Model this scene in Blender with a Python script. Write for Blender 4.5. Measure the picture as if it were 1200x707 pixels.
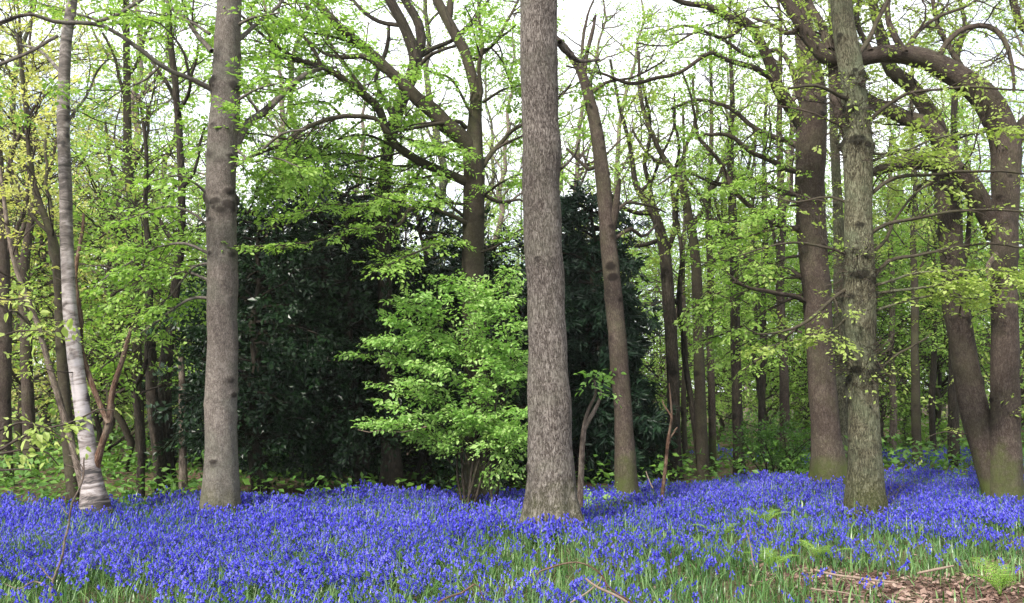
import bpy, math, random
import numpy as np

for o in list(bpy.data.objects):
    bpy.data.objects.remove(o)
SC = bpy.context.scene
COL = SC.collection
rng = np.random.default_rng(11)
R = math.radians

# ------------------------------------------------------------------ camera, sky, sun, exposure
FOC, CU, CV, HOR, EYE = 1080.0, 600.0, 353.5, 455.0, 1.6
PITCH = math.atan((HOR - CV) / FOC)
cam_d = bpy.data.cameras.new("camera")
cam = bpy.data.objects.new("camera", cam_d)
COL.objects.link(cam)
cam.location = (0, 0, EYE)
cam.rotation_euler = (R(90) + PITCH, 0, 0)
cam_d.sensor_width = 36
cam_d.lens = 36 * FOC / 1200
cam_d.clip_end = 2000
cam_d.clip_start = 0.05
SC.camera = cam

SUN_EL, SUN_AZ = R(42), R(212)          # azimuth clockwise from +Y (straight ahead): behind the camera, to its left
W = bpy.data.worlds.new("World")
SC.world = W
W.use_nodes = True
nt = W.node_tree
nt.nodes.clear()
wo = nt.nodes.new("ShaderNodeOutputWorld")
bg = nt.nodes.new("ShaderNodeBackground")
sky = nt.nodes.new("ShaderNodeTexSky")
sky.sky_type = 'NISHITA'
sky.sun_disc = False
sky.sun_elevation = SUN_EL
sky.sun_rotation = SUN_AZ
tc = nt.nodes.new("ShaderNodeTexCoord")
mp = nt.nodes.new("ShaderNodeMapping")
mp.inputs['Scale'].default_value = (1.0, 1.0, 2.2)
no = nt.nodes.new("ShaderNodeTexNoise")
no.inputs['Scale'].default_value = 2.6
no.inputs['Detail'].default_value = 7
no.inputs['Roughness'].default_value = 0.55
cr = nt.nodes.new("ShaderNodeValToRGB")
cr.color_ramp.elements[0].position = 0.34
cr.color_ramp.elements[0].color = (0.25, 0.25, 0.25, 1)
cr.color_ramp.elements[1].position = 0.50
mx = nt.nodes.new("ShaderNodeMix")
mx.data_type = 'RGBA'
mx.inputs[7].default_value = (9.0, 9.3, 9.8, 1)
bg.inputs['Strength'].default_value = 0.1
nt.links.new(tc.outputs['Generated'], mp.inputs['Vector'])
nt.links.new(mp.outputs['Vector'], no.inputs['Vector'])
nt.links.new(no.outputs['Fac'], cr.inputs['Fac'])
nt.links.new(cr.outputs['Color'], mx.inputs[0])
nt.links.new(sky.outputs['Color'], mx.inputs[6])
nt.links.new(mx.outputs[2], bg.inputs['Color'])
nt.links.new(bg.outputs['Background'], wo.inputs['Surface'])

sun_d = bpy.data.lights.new("sun", 'SUN')
sun_d.energy = 3.6
sun_d.angle = R(6)
sun_d.color = (1.0, 0.95, 0.86)
sun = bpy.data.objects.new("sun", sun_d)
COL.objects.link(sun)
sun.rotation_euler = (R(90) - SUN_EL, 0, -SUN_AZ + math.pi)
sun.location = (0, 0, 30)

SC.view_settings.view_transform = 'Standard'
SC.view_settings.look = 'None'
SC.view_settings.exposure = 1.25
SC.view_settings.gamma = 1.0
SC.render.engine = 'CYCLES'
SC.cycles.max_bounces = 7
SC.cycles.diffuse_bounces = 4
SC.cycles.transmission_bounces = 4
SC.cycles.glossy_bounces = 2
SC.cycles.use_denoising = True
SC.cycles.use_adaptive_sampling = True
SC.cycles.adaptive_threshold = 0.015

# ------------------------------------------------------------------ helpers
def at(u, v, Y):
    """A point of the wood seen at photograph pixel (u, v), Y metres into the wood."""
    x = (u - CU) / FOC
    y = -(v - CV) / FOC
    fy = math.cos(PITCH) - y * math.sin(PITCH)
    fz = math.sin(PITCH) + y * math.cos(PITCH)
    t = Y / fy
    return np.array((x * t, Y, EYE + fz * t))

def gh(x, y):
    x = np.asarray(x, float); y = np.asarray(y, float)
    return (0.022 * np.sin(x * 0.9 + 1.3) * np.cos(y * 0.7) + 0.028 * np.sin(x * 0.31 + y * 0.23 + 0.5)
            + 0.02 * np.sin(x * 2.3 + y * 1.9) - 0.03)

def base_Y(v):
    return (EYE - 0.22) * FOC / (v - HOR)

def nrm(a):
    return a / np.maximum(np.linalg.norm(a, axis=-1, keepdims=True), 1e-9)

def vnoise(x, y, s, seed=0):
    """smooth 2-D value noise, 0..1"""
    x = np.asarray(x, float) / s + 37.1 * seed; y = np.asarray(y, float) / s - 11.7 * seed
    xi = np.floor(x); yi = np.floor(y); fx = x - xi; fy = y - yi
    fx = fx * fx * (3 - 2 * fx); fy = fy * fy * (3 - 2 * fy)
    def h(a, b):
        q = np.sin(a * 127.1 + b * 311.7 + seed * 17.3) * 43758.5453
        return q - np.floor(q)
    return ((h(xi, yi) * (1 - fx) + h(xi + 1, yi) * fx) * (1 - fy) + (h(xi, yi + 1) * (1 - fx) + h(xi + 1, yi + 1) * fx) * fy)

def smooth(a, b, x):
    t = np.clip((x - a) / (b - a), 0, 1)
    return t * t * (3 - 2 * t)

class Buf:
    """collects vertices and polygons for ONE mesh object"""
    def __init__(s):
        s.v, s.co, s.sc, s.loops, s.sizes, s.mi, s.n = [], [], [], [], [], [], 0
    def add(s, V, F, co=None, mi=0, sc=None):
        V = np.asarray(V, np.float32).reshape(-1, 3); F = np.asarray(F, np.int64)
        if len(V) == 0 or len(F) == 0: return
        s.v.append(V); s.co.append(np.zeros_like(V) if co is None else np.asarray(co, np.float32).reshape(-1, 3))
        s.sc.append(np.zeros(len(V), np.float32) if sc is None else np.asarray(sc, np.float32).ravel())
        s.loops.append((F + s.n).ravel()); s.sizes.append(np.full(len(F), F.shape[1])); s.mi.append(np.full(len(F), mi))
        s.n += len(V)
    def mesh(s, name, mats, smooth_shade=True, co=True):
        me = bpy.data.meshes.new(name)
        V = np.concatenate(s.v); L = np.concatenate(s.loops).astype(np.int32); S = np.concatenate(s.sizes).astype(np.int32)
        me.vertices.add(len(V)); me.vertices.foreach_set('co', V.ravel())
        me.loops.add(len(L)); me.loops.foreach_set('vertex_index', L)
        me.polygons.add(len(S)); me.polygons.foreach_set('loop_start', (np.cumsum(S) - S).astype(np.int32))
        me.update(calc_edges=True)
        me.polygons.foreach_set('use_smooth', np.full(len(S), smooth_shade))
        mats = mats if isinstance(mats, (list, tuple)) else [mats]
        for m in mats: me.materials.append(m)
        if len(mats) > 1: me.polygons.foreach_set('material_index', np.concatenate(s.mi).astype(np.int32))
        if co:
            a = me.attributes.new('barkco', 'FLOAT_VECTOR', 'POINT')
            a.data.foreach_set('vector', np.concatenate(s.co).ravel())
            a = me.attributes.new('scar', 'FLOAT', 'POINT')
            a.data.foreach_set('value', np.concatenate(s.sc))
        me.validate()
        return me

def link(name, me, parent=None, loc=None):
    o = bpy.data.objects.new(name, me); COL.objects.link(o)
    if parent is not None: o.parent = parent
    if loc is not None: o.location = loc
    return o

def tag(o, label=None, cat=None, group=None, kind=None):
    for k, v in (('label', label), ('category', cat), ('group', group), ('kind', kind)):
        if v: o[k] = v
    return o

def thing(name, label, cat, loc, group=None):
    o = link(name, None, None, [float(c) for c in loc])
    return tag(o, label, cat, group)

def tubes(buf, P, Rd, sides, mod=None, cap=True, mi=0):
    """P (B,n,3), Rd (B,n): B tubes of n rings each"""
    P = np.asarray(P, float); Rd = np.asarray(Rd, float)
    B, n, _ = P.shape
    if B == 0: return
    T = np.empty_like(P)
    T[:, 1:-1] = P[:, 2:] - P[:, :-2]; T[:, 0] = P[:, 1] - P[:, 0]; T[:, -1] = P[:, -1] - P[:, -2]
    T = nrm(T)
    mt = np.abs(nrm(P[:, -1] - P[:, 0]))
    ref = np.zeros((B, 3)); ref[np.arange(B), np.argmin(mt, 1)] = 1
    ref = ref[:, None, :] * np.ones((1, n, 1))
    N = nrm(np.cross(T, ref)); Bn = np.cross(T, N)
    th = np.arange(sides) * 2 * np.pi / sides
    ct, st = np.cos(th), np.sin(th)
    rr = Rd[:, :, None] * np.ones((1, 1, sides))
    seg = np.concatenate([np.zeros((B, 1)), np.cumsum(np.linalg.norm(np.diff(P, axis=1), axis=2), axis=1)], 1)
    scar = None
    if mod is not None:
        f, scar = mod(seg, th); rr = rr * f
    V = P[:, :, None, :] + rr[..., None] * (N[:, :, None, :] * ct[:, None] + Bn[:, :, None, :] * st[:, None])
    co = np.empty((B, n, sides, 3))
    r0 = Rd.mean(1)[:, None, None]
    off = rng.uniform(0, 50, (B, 1, 1))
    co[..., 0] = r0 * ct + off; co[..., 1] = r0 * st; co[..., 2] = seg[:, :, None] + off
    i = np.arange(n - 1)[:, None] * sides; j = np.arange(sides)[None, :]; j2 = (j + 1) % sides
    F = np.stack([i + j, i + j2, i + sides + j2, i + sides + j], -1).reshape(-1, 4)
    F = (F[None] + (np.arange(B) * n * sides)[:, None, None]).reshape(-1, 4)
    buf.add(V, F, co, mi, scar)
    if cap and B == 1 and sides > 4:
        buf.add(np.concatenate([V[0, -1], P[0, -1:]]), [(k, (k + 1) % sides, sides) for k in range(sides)],
                np.concatenate([co[0, -1], co[0, -1, :1]]), mi)

def spline(P, m):
    """Catmull-Rom through control rows P (k,d), m samples"""
    P = np.asarray(P, float); k = len(P)
    if k == 2:
        t = np.linspace(0, 1, m)[:, None]; return P[0] * (1 - t) + P[1] * t
    Q = np.concatenate([2 * P[:1] - P[1:2], P, 2 * P[-1:] - P[-2:-1]])
    d = np.linalg.norm(np.diff(P[:, :3], axis=0), axis=1); s = np.concatenate([[0], np.cumsum(d)])
    x = np.linspace(0, s[-1], m); i = np.clip(np.searchsorted(s, x, 'right') - 1, 0, k - 2)
    t = ((x - s[i]) / np.maximum(d[i], 1e-9))[:, None]
    a, b, c, e = Q[i], Q[i + 1], Q[i + 2], Q[i + 3]
    return 0.5 * (2 * b + (c - a) * t + (2 * a - 5 * b + 4 * c - e) * t**2 + (3 * b - a - 3 * c + e) * t**3)

def sample(P, Rd, idx, t):
    n = P.shape[1]
    x = t * (n - 1); i = np.clip(x.astype(int), 0, n - 2); f = (x - i)[:, None]
    a, b = P[idx, i], P[idx, i + 1]
    return a * (1 - f) + b * f, nrm(b - a), Rd[idx, i] * (1 - f[:, 0]) + Rd[idx, i + 1] * f[:, 0]

def walk(p, d, L, r0, n, jit, trop, tip=0.3):
    """random-walk polylines from points p along d"""
    B = len(p); P = np.empty((B, n, 3)); P[:, 0] = p; d = d.copy()
    for k in range(1, n):
        P[:, k] = P[:, k - 1] + d * (L / (n - 1))[:, None]
        d = nrm(d + rng.normal(0, jit, (B, 3)) + np.array((0, 0, trop)))
    Rd = r0[:, None] * np.linspace(1, tip, n)[None, :]
    return P, np.maximum(Rd, 0.0012)

def spawn(P, Rd, per_m, lo, hi, ang=(35, 75), up=0.0, flat=0.0, n=6, tmin=0.1, jit=0.16, trop=0.0, taper=0.5, rk=0.011, count=None):
    B = P.shape[0]
    if B == 0: return np.zeros((0, n, 3)), np.zeros((0, n))
    Ls = np.linalg.norm(np.diff(P, axis=1), axis=2).sum(1)
    cnt = rng.poisson(per_m * Ls) if count is None else np.full(B, count)
    idx = np.repeat(np.arange(B), cnt)
    if len(idx) == 0: return np.zeros((0, n, 3)), np.zeros((0, n))
    t = tmin + (1 - tmin) * rng.random(len(idx))
    p, T, rp = sample(P, Rd, idx, t)
    q = rng.normal(0, 1, (len(idx), 3)); q[:, 2] *= (1 - flat)
    q = nrm(q - T * (q * T).sum(1, keepdims=True)); q[:, 2] = q[:, 2] * (1 - flat) + up
    q = nrm(q - T * (q * T).sum(1, keepdims=True))
    a = np.radians(rng.uniform(ang[0], ang[1], len(idx)))[:, None]
    d = nrm(T * np.cos(a) + q * np.sin(a))
    L = rng.uniform(lo, hi, len(idx)) * (1 - taper * t)
    r0 = np.minimum(rp * 0.65, rk * L + 0.0018)
    return walk(p, d, L, r0, n, jit, trop)

def cat(*prs):
    prs = [p for p in prs if len(p[0])]
    return np.concatenate([p[0] for p in prs]), np.concatenate([p[1] for p in prs])

def leaves(buf, c, d, nv, L, Wd, fine=False, mi=0):
    """folded leaf blades: base c, direction d, face normal nv"""
    c = np.asarray(c); s = nrm(np.cross(d, nv)); nv = np.cross(s, d)
    L = L[:, None]; Wd = Wd[:, None]; m = len(c)
    if fine:
        V = np.stack([c, c + d * L * .28 + s * Wd * .42 + nv * Wd * .12, c + d * L * .66 + s * Wd * .36 + nv * Wd * .08,
                      c + d * L - nv * L * .12,
                      c + d * L * .66 - s * Wd * .36 + nv * Wd * .08, c + d * L * .28 - s * Wd * .42 + nv * Wd * .12,
                      c + d * L * .5 - nv * Wd * .05], 1)
        F = np.array([(0, 1, 6, 5), (6, 1, 2, 3), (5, 6, 3, 4)])
        F = (F[None] + (np.arange(m) * 7)[:, None, None]).reshape(-1, 4)
    else:
        V = np.stack([c, c + d * L * .48 + s * Wd * .5 + nv * Wd * .12, c + d * L - nv * L * .08, c + d * L * .48 - s * Wd * .5 + nv * Wd * .12], 1)
        F = (np.array([(0, 1, 2), (0, 2, 3)])[None] + (np.arange(m) * 4)[:, None, None]).reshape(-1, 3)
    buf.add(V, F, None, mi)

def sprays(buf, P, Rd, per_m, leaves_each, L=0.05, Wr=0.6, spread=0.16, plane=0.75, tmin=0.1, droop=-0.12, fine=False, keep=None, end=True):
    """leaf sprays along twigs: each a flat fan of leaves"""
    B = P.shape[0]
    if B == 0: return
    Ls = np.linalg.norm(np.diff(P, axis=1), axis=2).sum(1)
    cnt = rng.poisson(per_m * Ls)
    idx = np.repeat(np.arange(B), cnt); t = tmin + (1 - tmin) * rng.random(len(idx))
    if end:
        idx = np.concatenate([idx, np.arange(B)]); t = np.concatenate([t, np.full(B, 0.98)])
    if len(idx) == 0: return
    p, T, _ = sample(P, Rd, idx, t)
    m = len(p)
    up = nrm(np.array((0, 0, 1.0)) * plane + rng.normal(0, 1, (m, 3)) * (1 - plane))
    side = np.where(rng.random(m) < .5, 1, -1)[:, None]
    lat = nrm(np.cross(T, up))
    a = np.where(t > .97, 0.0, rng.uniform(.4, 1.2, m))[:, None]
    d = nrm(T * np.cos(a) + lat * np.sin(a) * side); d[:, 2] += droop; d = nrm(d)
    up = nrm(up - d * (up * d).sum(1, keepdims=True)); lat = np.cross(d, up)
    k = leaves_each
    sl = spread * rng.uniform(.6, 1.4, m)
    s = (np.arange(k)[None, :] + rng.random((m, k))) / k
    sg = np.where(np.arange(k) % 2 == 0, 1.0, -1.0)[None, :, None]
    c = p[:, None] + d[:, None] * (s * sl[:, None] * 1.6)[..., None] + lat[:, None] * sg * (rng.random((m, k)) * (sl[:, None]) * .55 * (1 - .5 * s))[..., None] \
        + up[:, None] * rng.normal(0, .012, (m, k, 1)) + np.array((0, 0, 1.0)) * (-0.1 * s**2 * sl[:, None])[..., None]
    ld = nrm(d[:, None] * .7 + lat[:, None] * sg * .8 + rng.normal(0, .22, (m, k, 3)) + np.array((0, 0, -.12)))
    ln = nrm(up[:, None] + rng.normal(0, .32, (m, k, 3)))
    LL = L * rng.uniform(.42, 1.3, (m, k)) * rng.uniform(.75, 1.25, (m, 1))
    c = c.reshape(-1, 3); ld = ld.reshape(-1, 3); ln = ln.reshape(-1, 3); LL = LL.ravel()
    if keep is not None:
        kk = keep(c); c, ld, ln, LL = c[kk], ld[kk], ln[kk], LL[kk]
    leaves(buf, c, ld, ln, LL, LL * Wr * rng.uniform(.85, 1.15, len(LL)), fine)

# ------------------------------------------------------------------ materials
def mat(name):
    m = bpy.data.materials.new(name); m.use_nodes = True
    t = m.node_tree; t.nodes.clear()
    return m, t, t.nodes.new("ShaderNodeOutputMaterial")

def N(t, kind, **kw):
    n = t.nodes.new(kind)
    for k, v in kw.items():
        if k in n.inputs: n.inputs[k].default_value = v
        else: setattr(n, k, v)
    return n

def ramp(t, fac, stops):
    r = t.nodes.new("ShaderNodeValToRGB")
    e = r.color_ramp.elements
    while len(e) < len(stops): e.new(0.5)
    for x, (p, c) in zip(e, stops):
        x.position = p; x.color = (*c, 1) if len(c) == 3 else c
    t.links.new(fac, r.inputs['Fac'])
    return r.outputs['Color']

def mixc(t, fac, a, b, mode='MIX'):
    m = t.nodes.new("ShaderNodeMix"); m.data_type = 'RGBA'; m.blend_type = mode
    for s, i in ((fac, 0), (a, 6), (b, 7)):
        if hasattr(s, 'links'): t.links.new(s, m.inputs[i])
        elif i == 0: m.inputs[0].default_value = s
        else: m.inputs[i].default_value = (*s, 1)
    return m.outputs[2]

def math_(t, op, a, b=None):
    m = t.nodes.new("ShaderNodeMath"); m.operation = op
    for i, s in ((0, a), (1, b)):
        if s is None: continue
        if hasattr(s, 'links'): t.links.new(s, m.inputs[i])
        else: m.inputs[i].default_value = s
    return m.outputs[0]

def leaf_mat(name, stops, trans=0.45, tk=(1.2, 1.3, 0.75), rough=0.5, spec=0.3):
    """per-leaf colour from the stops; light passes through the blade"""
    m, t, out = mat(name)
    g = N(t, "ShaderNodeNewGeometry"); oi = N(t, "ShaderNodeObjectInfo")
    nz = N(t, "ShaderNodeTexNoise", Scale=0.9, Detail=2.0)
    t.links.new(g.outputs['Position'], nz.inputs['Vector'])
    f = math_(t, 'ADD', math_(t, 'MULTIPLY', g.outputs['Random Per Island'], 0.55), math_(t, 'MULTIPLY', nz.outputs['Fac'], 0.6))
    f = math_(t, 'ADD', f, math_(t, 'MULTIPLY', math_(t, 'SUBTRACT', oi.outputs['Random'], 0.5), 0.25))
    f = math_(t, 'SUBTRACT', f, 0.08)
    col = ramp(t, f, stops)
    p = N(t, "ShaderNodeBsdfPrincipled", Roughness=rough)
    p.inputs['Specular IOR Level'].default_value = spec
    t.links.new(col, p.inputs['Base Color'])
    tr = N(t, "ShaderNodeBsdfTranslucent")
    t.links.new(mixc(t, 1.0, col, tk, 'MULTIPLY'), tr.inputs['Color'])
    ms = N(t, "ShaderNodeMixShader", Fac=trans)
    t.links.new(p.outputs[0], ms.inputs[1]); t.links.new(tr.outputs[0], ms.inputs[2])
    t.links.new(ms.outputs[0], out.inputs['Surface'])
    return m

def bark_mat(name, dark, mid, light, moss=(0.10, 0.14, 0.05), moss_amt=0.35, cell=26.0, stretch=0.16, bump=0.5, foot=0.0, rough=1.0):
    """rough 1: deep vertical furrows; 0: smooth skin"""
    m, t, out = mat(name)
    a = N(t, "ShaderNodeAttribute", attribute_name='barkco')
    sa = N(t, "ShaderNodeAttribute", attribute_name='scar')
    mp = N(t, "ShaderNodeMapping"); mp.inputs['Scale'].default_value = (1, 1, stretch)
    t.links.new(a.outputs['Vector'], mp.inputs['Vector'])
    def ridge(scale, detail, dist):
        n = N(t, "ShaderNodeTexNoise", Scale=scale, Detail=detail, Roughness=.6, Distortion=dist)
        t.links.new(mp.outputs[0], n.inputs['Vector'])
        return math_(t, 'MINIMUM', math_(t, 'MULTIPLY', math_(t, 'ABSOLUTE', math_(t, 'SUBTRACT', n.outputs['Fac'], .5)), 7.0), 1.0)
    fis = math_(t, 'MULTIPLY', math_(t, 'ADD', ridge(cell, 2.0, .6), ridge(cell * 2.1, 3.0, .3)), .5)
    fn = N(t, "ShaderNodeTexNoise", Scale=cell * 2.6, Detail=6.0, Roughness=0.7)
    t.links.new(a.outputs['Vector'], fn.inputs['Vector'])
    big = N(t, "ShaderNodeTexNoise", Scale=2.4, Detail=6.0, Roughness=0.65)
    t.links.new(a.outputs['Vector'], big.inputs['Vector'])
    h = math_(t, 'ADD', math_(t, 'MULTIPLY', fis, 0.62 * rough), math_(t, 'ADD', math_(t, 'MULTIPLY', fn.outputs['Fac'], 0.55), .25 * (1 - rough)))
    c = ramp(t, h, [(0.30, dark), (0.55, mid), (0.86, light)])
    mf = ramp(t, big.outputs['Fac'], [(0.45, (0, 0, 0)), (0.66, (1, 1, 1))])
    mf = math_(t, 'MULTIPLY', math_(t, 'MULTIPLY', mf, moss_amt), math_(t, 'MINIMUM', math_(t, 'ADD', h, .25), 1.0))
    c = mixc(t, mf, c, moss)
    li = N(t, 'ShaderNodeTexNoise', Scale=11.0, Detail=8.0, Roughness=.75)
    t.links.new(a.outputs['Vector'], li.inputs['Vector'])
    c = mixc(t, math_(t, 'MULTIPLY', ramp(t, li.outputs['Fac'], [(.54, (0, 0, 0)), (.66, (1, 1, 1))]), .45), c, light)
    c = mixc(t, math_(t, 'MULTIPLY', ramp(t, li.outputs['Fac'], [(.34, (1, 1, 1)), (.45, (0, 0, 0))]), .5), c, dark)
    bl = N(t, "ShaderNodeTexNoise", Scale=0.9, Detail=5.0, Roughness=.6)
    t.links.new(a.outputs['Vector'], bl.inputs['Vector'])
    c = mixc(t, 1.0, c, ramp(t, bl.outputs['Fac'], [(0.3, (.62, .60, .60)), (0.7, (1.15, 1.15, 1.15))]), 'MULTIPLY')
    sf = math_(t, 'MULTIPLY', sa.outputs['Fac'], math_(t, 'SUBTRACT', math_(t, 'ADD', math_(t, 'MULTIPLY', li.outputs['Fac'], 1.7), math_(t, 'MULTIPLY', fn.outputs['Fac'], .9)), .55))
    sf = ramp(t, sf, [(.20, (0, 0, 0)), (.60, (1, 1, 1))])
    c = mixc(t, math_(t, 'MINIMUM', sf, .9), c, tuple(x * .6 for x in dark))
    if foot:
        g = N(t, "ShaderNodeNewGeometry"); sp = N(t, "ShaderNodeSeparateXYZ"); t.links.new(g.outputs['Position'], sp.inputs[0])
        hz = math_(t, 'ADD', sp.outputs['Z'], math_(t, 'MULTIPLY', math_(t, 'SUBTRACT', big.outputs['Fac'], .5), 2.2))
        ff = ramp(t, hz, [(0.05, (1, 1, 1)), (0.6, (0, 0, 0))])
        c = mixc(t, math_(t, 'MULTIPLY', ff, foot), c, (0.055, 0.07, 0.018))
    p = N(t, "ShaderNodeBsdfPrincipled", Roughness=0.9)
    p.inputs['Specular IOR Level'].default_value = 0.15
    t.links.new(c, p.inputs['Base Color'])
    b = N(t, "ShaderNodeBump", Strength=bump, Distance=0.02)
    t.links.new(h, b.inputs['Height']); t.links.new(b.outputs[0], p.inputs['Normal'])
    t.links.new(p.outputs[0], out.inputs['Surface'])
    return m

def birch_mat(name):
    m, t, out = mat(name)
    a = N(t, "ShaderNodeAttribute", attribute_name='barkco'); sa = N(t, "ShaderNodeAttribute", attribute_name='scar')
    mp = N(t, "ShaderNodeMapping"); mp.inputs['Scale'].default_value = (1, 1, 2.6)
    t.links.new(a.outputs['Vector'], mp.inputs['Vector'])
    n1 = N(t, "ShaderNodeTexNoise", Scale=5.0, Detail=6.0, Roughness=0.68, Distortion=.6); t.links.new(mp.outputs[0], n1.inputs['Vector'])
    n2 = N(t, "ShaderNodeTexNoise", Scale=4.5, Detail=6.0, Roughness=.65); t.links.new(a.outputs['Vector'], n2.inputs['Vector'])
    g = N(t, "ShaderNodeNewGeometry"); sp = N(t, "ShaderNodeSeparateXYZ"); t.links.new(g.outputs['Position'], sp.inputs[0])
    # old bark: rough and dark at the foot, brown grey and flaking above
    hz = math_(t, 'ADD', math_(t, 'MULTIPLY', sp.outputs['Z'], 0.1), math_(t, 'MULTIPLY', math_(t, 'SUBTRACT', n2.outputs['Fac'], .5), .25))
    hi = ramp(t, hz, [(0.20, (0, 0, 0)), (0.34, (1, 1, 1))])
    lo = ramp(t, sp.outputs['Z'], [(0.15, (1, 1, 1)), (1.3, (0, 0, 0))])
    f = math_(t, 'ADD', math_(t, 'MULTIPLY', n1.outputs['Fac'], .7), math_(t, 'MULTIPLY', n2.outputs['Fac'], .3))
    f = math_(t, 'SUBTRACT', f, math_(t, 'MULTIPLY', lo, .13))
    f = math_(t, 'SUBTRACT', f, math_(t, 'MULTIPLY', sa.outputs['Fac'], .25))
    c = ramp(t, f, [(0.37, (.03, .025, .025)), (0.44, (.17, .14, .13)), (0.50, (.30, .27, .265)), (0.72, (.46, .42, .43))])
    c = mixc(t, math_(t, 'MULTIPLY', hi, 0.94), c, ramp(t, f, [(0.40, (.02, .016, .013)), (0.50, (.075, .060, .05)), (0.60, (.22, .195, .18))]))
    p = N(t, "ShaderNodeBsdfPrincipled", Roughness=0.8)
    t.links.new(c, p.inputs['Base Color'])
    b = N(t, "ShaderNodeBump", Strength=0.5, Distance=0.015)
    t.links.new(f, b.inputs['Height']); t.links.new(b.outputs[0], p.inputs['Normal'])
    t.links.new(p.outputs[0], out.inputs['Surface'])
    return m

def plain_mat(name, a_, b_, rough=0.85, trans=0.0, scale=14.0):
    m, t, out = mat(name)
    g = N(t, "ShaderNodeNewGeometry")
    nz = N(t, "ShaderNodeTexNoise", Scale=scale, Detail=4.0); t.links.new(g.outputs['Position'], nz.inputs['Vector'])
    f = math_(t, 'ADD', math_(t, 'MULTIPLY', g.outputs['Random Per Island'], .6), math_(t, 'SUBTRACT', math_(t, 'MULTIPLY', nz.outputs['Fac'], .8), .2))
    c = ramp(t, f, [(0.1, a_), (0.9, b_)])
    p = N(t, "ShaderNodeBsdfPrincipled", Roughness=rough); p.inputs['Specular IOR Level'].default_value = 0.25
    t.links.new(c, p.inputs['Base Color'])
    if trans:
        tr = N(t, "ShaderNodeBsdfTranslucent"); t.links.new(c, tr.inputs['Color'])
        ms = N(t, "ShaderNodeMixShader", Fac=trans)
        t.links.new(p.outputs[0], ms.inputs[1]); t.links.new(tr.outputs[0], ms.inputs[2]); t.links.new(ms.outputs[0], out.inputs['Surface'])
    else:
        t.links.new(p.outputs[0], out.inputs['Surface'])
    return m

LEAF_BEECH = leaf_mat('leaf_beech', [(0.1, (0.140, 0.252, 0.047)), (0.5, (0.240, 0.388, 0.078)), (0.9, (0.380, 0.504, 0.147))], trans=.5)
LEAF_BUSH = leaf_mat('leaf_bush', [(0.1, (0.110, 0.242, 0.042)), (0.5, (0.220, 0.398, 0.086)), (0.9, (0.420, 0.563, 0.210))], rough=.42, spec=.5)
LEAF_OAK = leaf_mat('leaf_oak', [(0.1, (0.210, 0.281, 0.062)), (0.5, (0.330, 0.417, 0.109)), (0.9, (0.470, 0.524, 0.194))], trans=.5)
LEAF_FAR = leaf_mat('leaf_far', [(0.1, (0.168, 0.301, 0.065)), (0.5, (0.288, 0.446, 0.103)), (0.9, (0.444, 0.558, 0.158))], trans=.5)
LEAF_YELLOW = leaf_mat('leaf_yellow', [(0.1, (0.312, 0.346, 0.103)), (0.5, (0.468, 0.480, 0.158)), (0.9, (0.648, 0.591, 0.252))], trans=.5)
LEAF_LOW = leaf_mat('leaf_low', [(0.1, (.04, .10, .018)), (0.5, (.08, .18, .03)), (0.9, (.16, .28, .045))], trans=.35)
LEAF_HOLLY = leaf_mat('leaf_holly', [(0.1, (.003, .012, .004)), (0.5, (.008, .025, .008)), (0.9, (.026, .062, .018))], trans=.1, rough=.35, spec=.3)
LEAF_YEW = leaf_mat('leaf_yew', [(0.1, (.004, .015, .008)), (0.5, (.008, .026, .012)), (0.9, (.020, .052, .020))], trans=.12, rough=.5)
BARK_GREY = bark_mat('bark_grey', (.035, .028, .024), (.115, .098, .086), (.22, .195, .172), moss=(.13, .14, .105), moss_amt=.5, cell=42, stretch=.35, bump=.6, rough=.6, foot=.4)
BARK_FURROW = bark_mat('bark_furrowed', (.024, .018, .015), (.120, .101, .089), (.26, .232, .208), moss=(.135, .135, .10), moss_amt=.45, cell=42, stretch=.2, bump=1.0, foot=.35)
BARK_OAK = bark_mat('bark_oak', (.020, .017, .011), (.088, .080, .050), (.20, .195, .135), moss=(.125, .15, .09), moss_amt=.75, cell=36, stretch=.2, bump=1.0, foot=.4)
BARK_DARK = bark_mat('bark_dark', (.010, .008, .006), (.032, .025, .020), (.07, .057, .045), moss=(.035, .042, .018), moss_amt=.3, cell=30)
BARK_BEECH = bark_mat('bark_beech', (.020, .016, .012), (.050, .041, .030), (.10, .085, .064), moss=(.065, .072, .03), moss_amt=.6, cell=26, stretch=.5, bump=.4, rough=.35)
BARK_BROWN = bark_mat('bark_brown', (.020, .014, .012), (.060, .045, .037), (.12, .097, .082), moss=(.065, .065, .034), moss_amt=.55, cell=34, stretch=.3, bump=.6, foot=.9, rough=.65)
BARK_RUST = bark_mat('bark_rust', (.035, .018, .012), (.105, .058, .038), (.20, .14, .105), moss=(.13, .115, .09), moss_amt=.7, cell=40)
BARK_PALE = bark_mat('bark_pale', (.05, .037, .030), (.14, .108, .088), (.27, .225, .19), moss=(.12, .11, .08), moss_amt=.5, cell=40)
BARK_BIRCH = birch_mat('bark_birch')
TWIG = plain_mat('twig', (.022, .016, .012), (.06, .045, .034))
DEADWOOD = plain_mat('dead_wood', (.09, .06, .045), (.27, .205, .16), scale=40)
BELL = leaf_mat('bluebell_petal', [(0.1, (.026, .023, .33)), (0.45, (.064, .059, .56)), (0.85, (.24, .23, .82))], trans=.4, tk=(1.0, 0.98, 1.0), rough=.5, spec=.2)
STEM = plain_mat('bluebell_stem', (.05, .09, .05), (.09, .13, .09))
BLADE = leaf_mat('grass_blade', [(0.1, (.025, .07, .018)), (0.5, (.06, .145, .034)), (0.9, (.19, .29, .10))], trans=.3, tk=(1.1, 1.2, .6), rough=.38, spec=.5)
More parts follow.
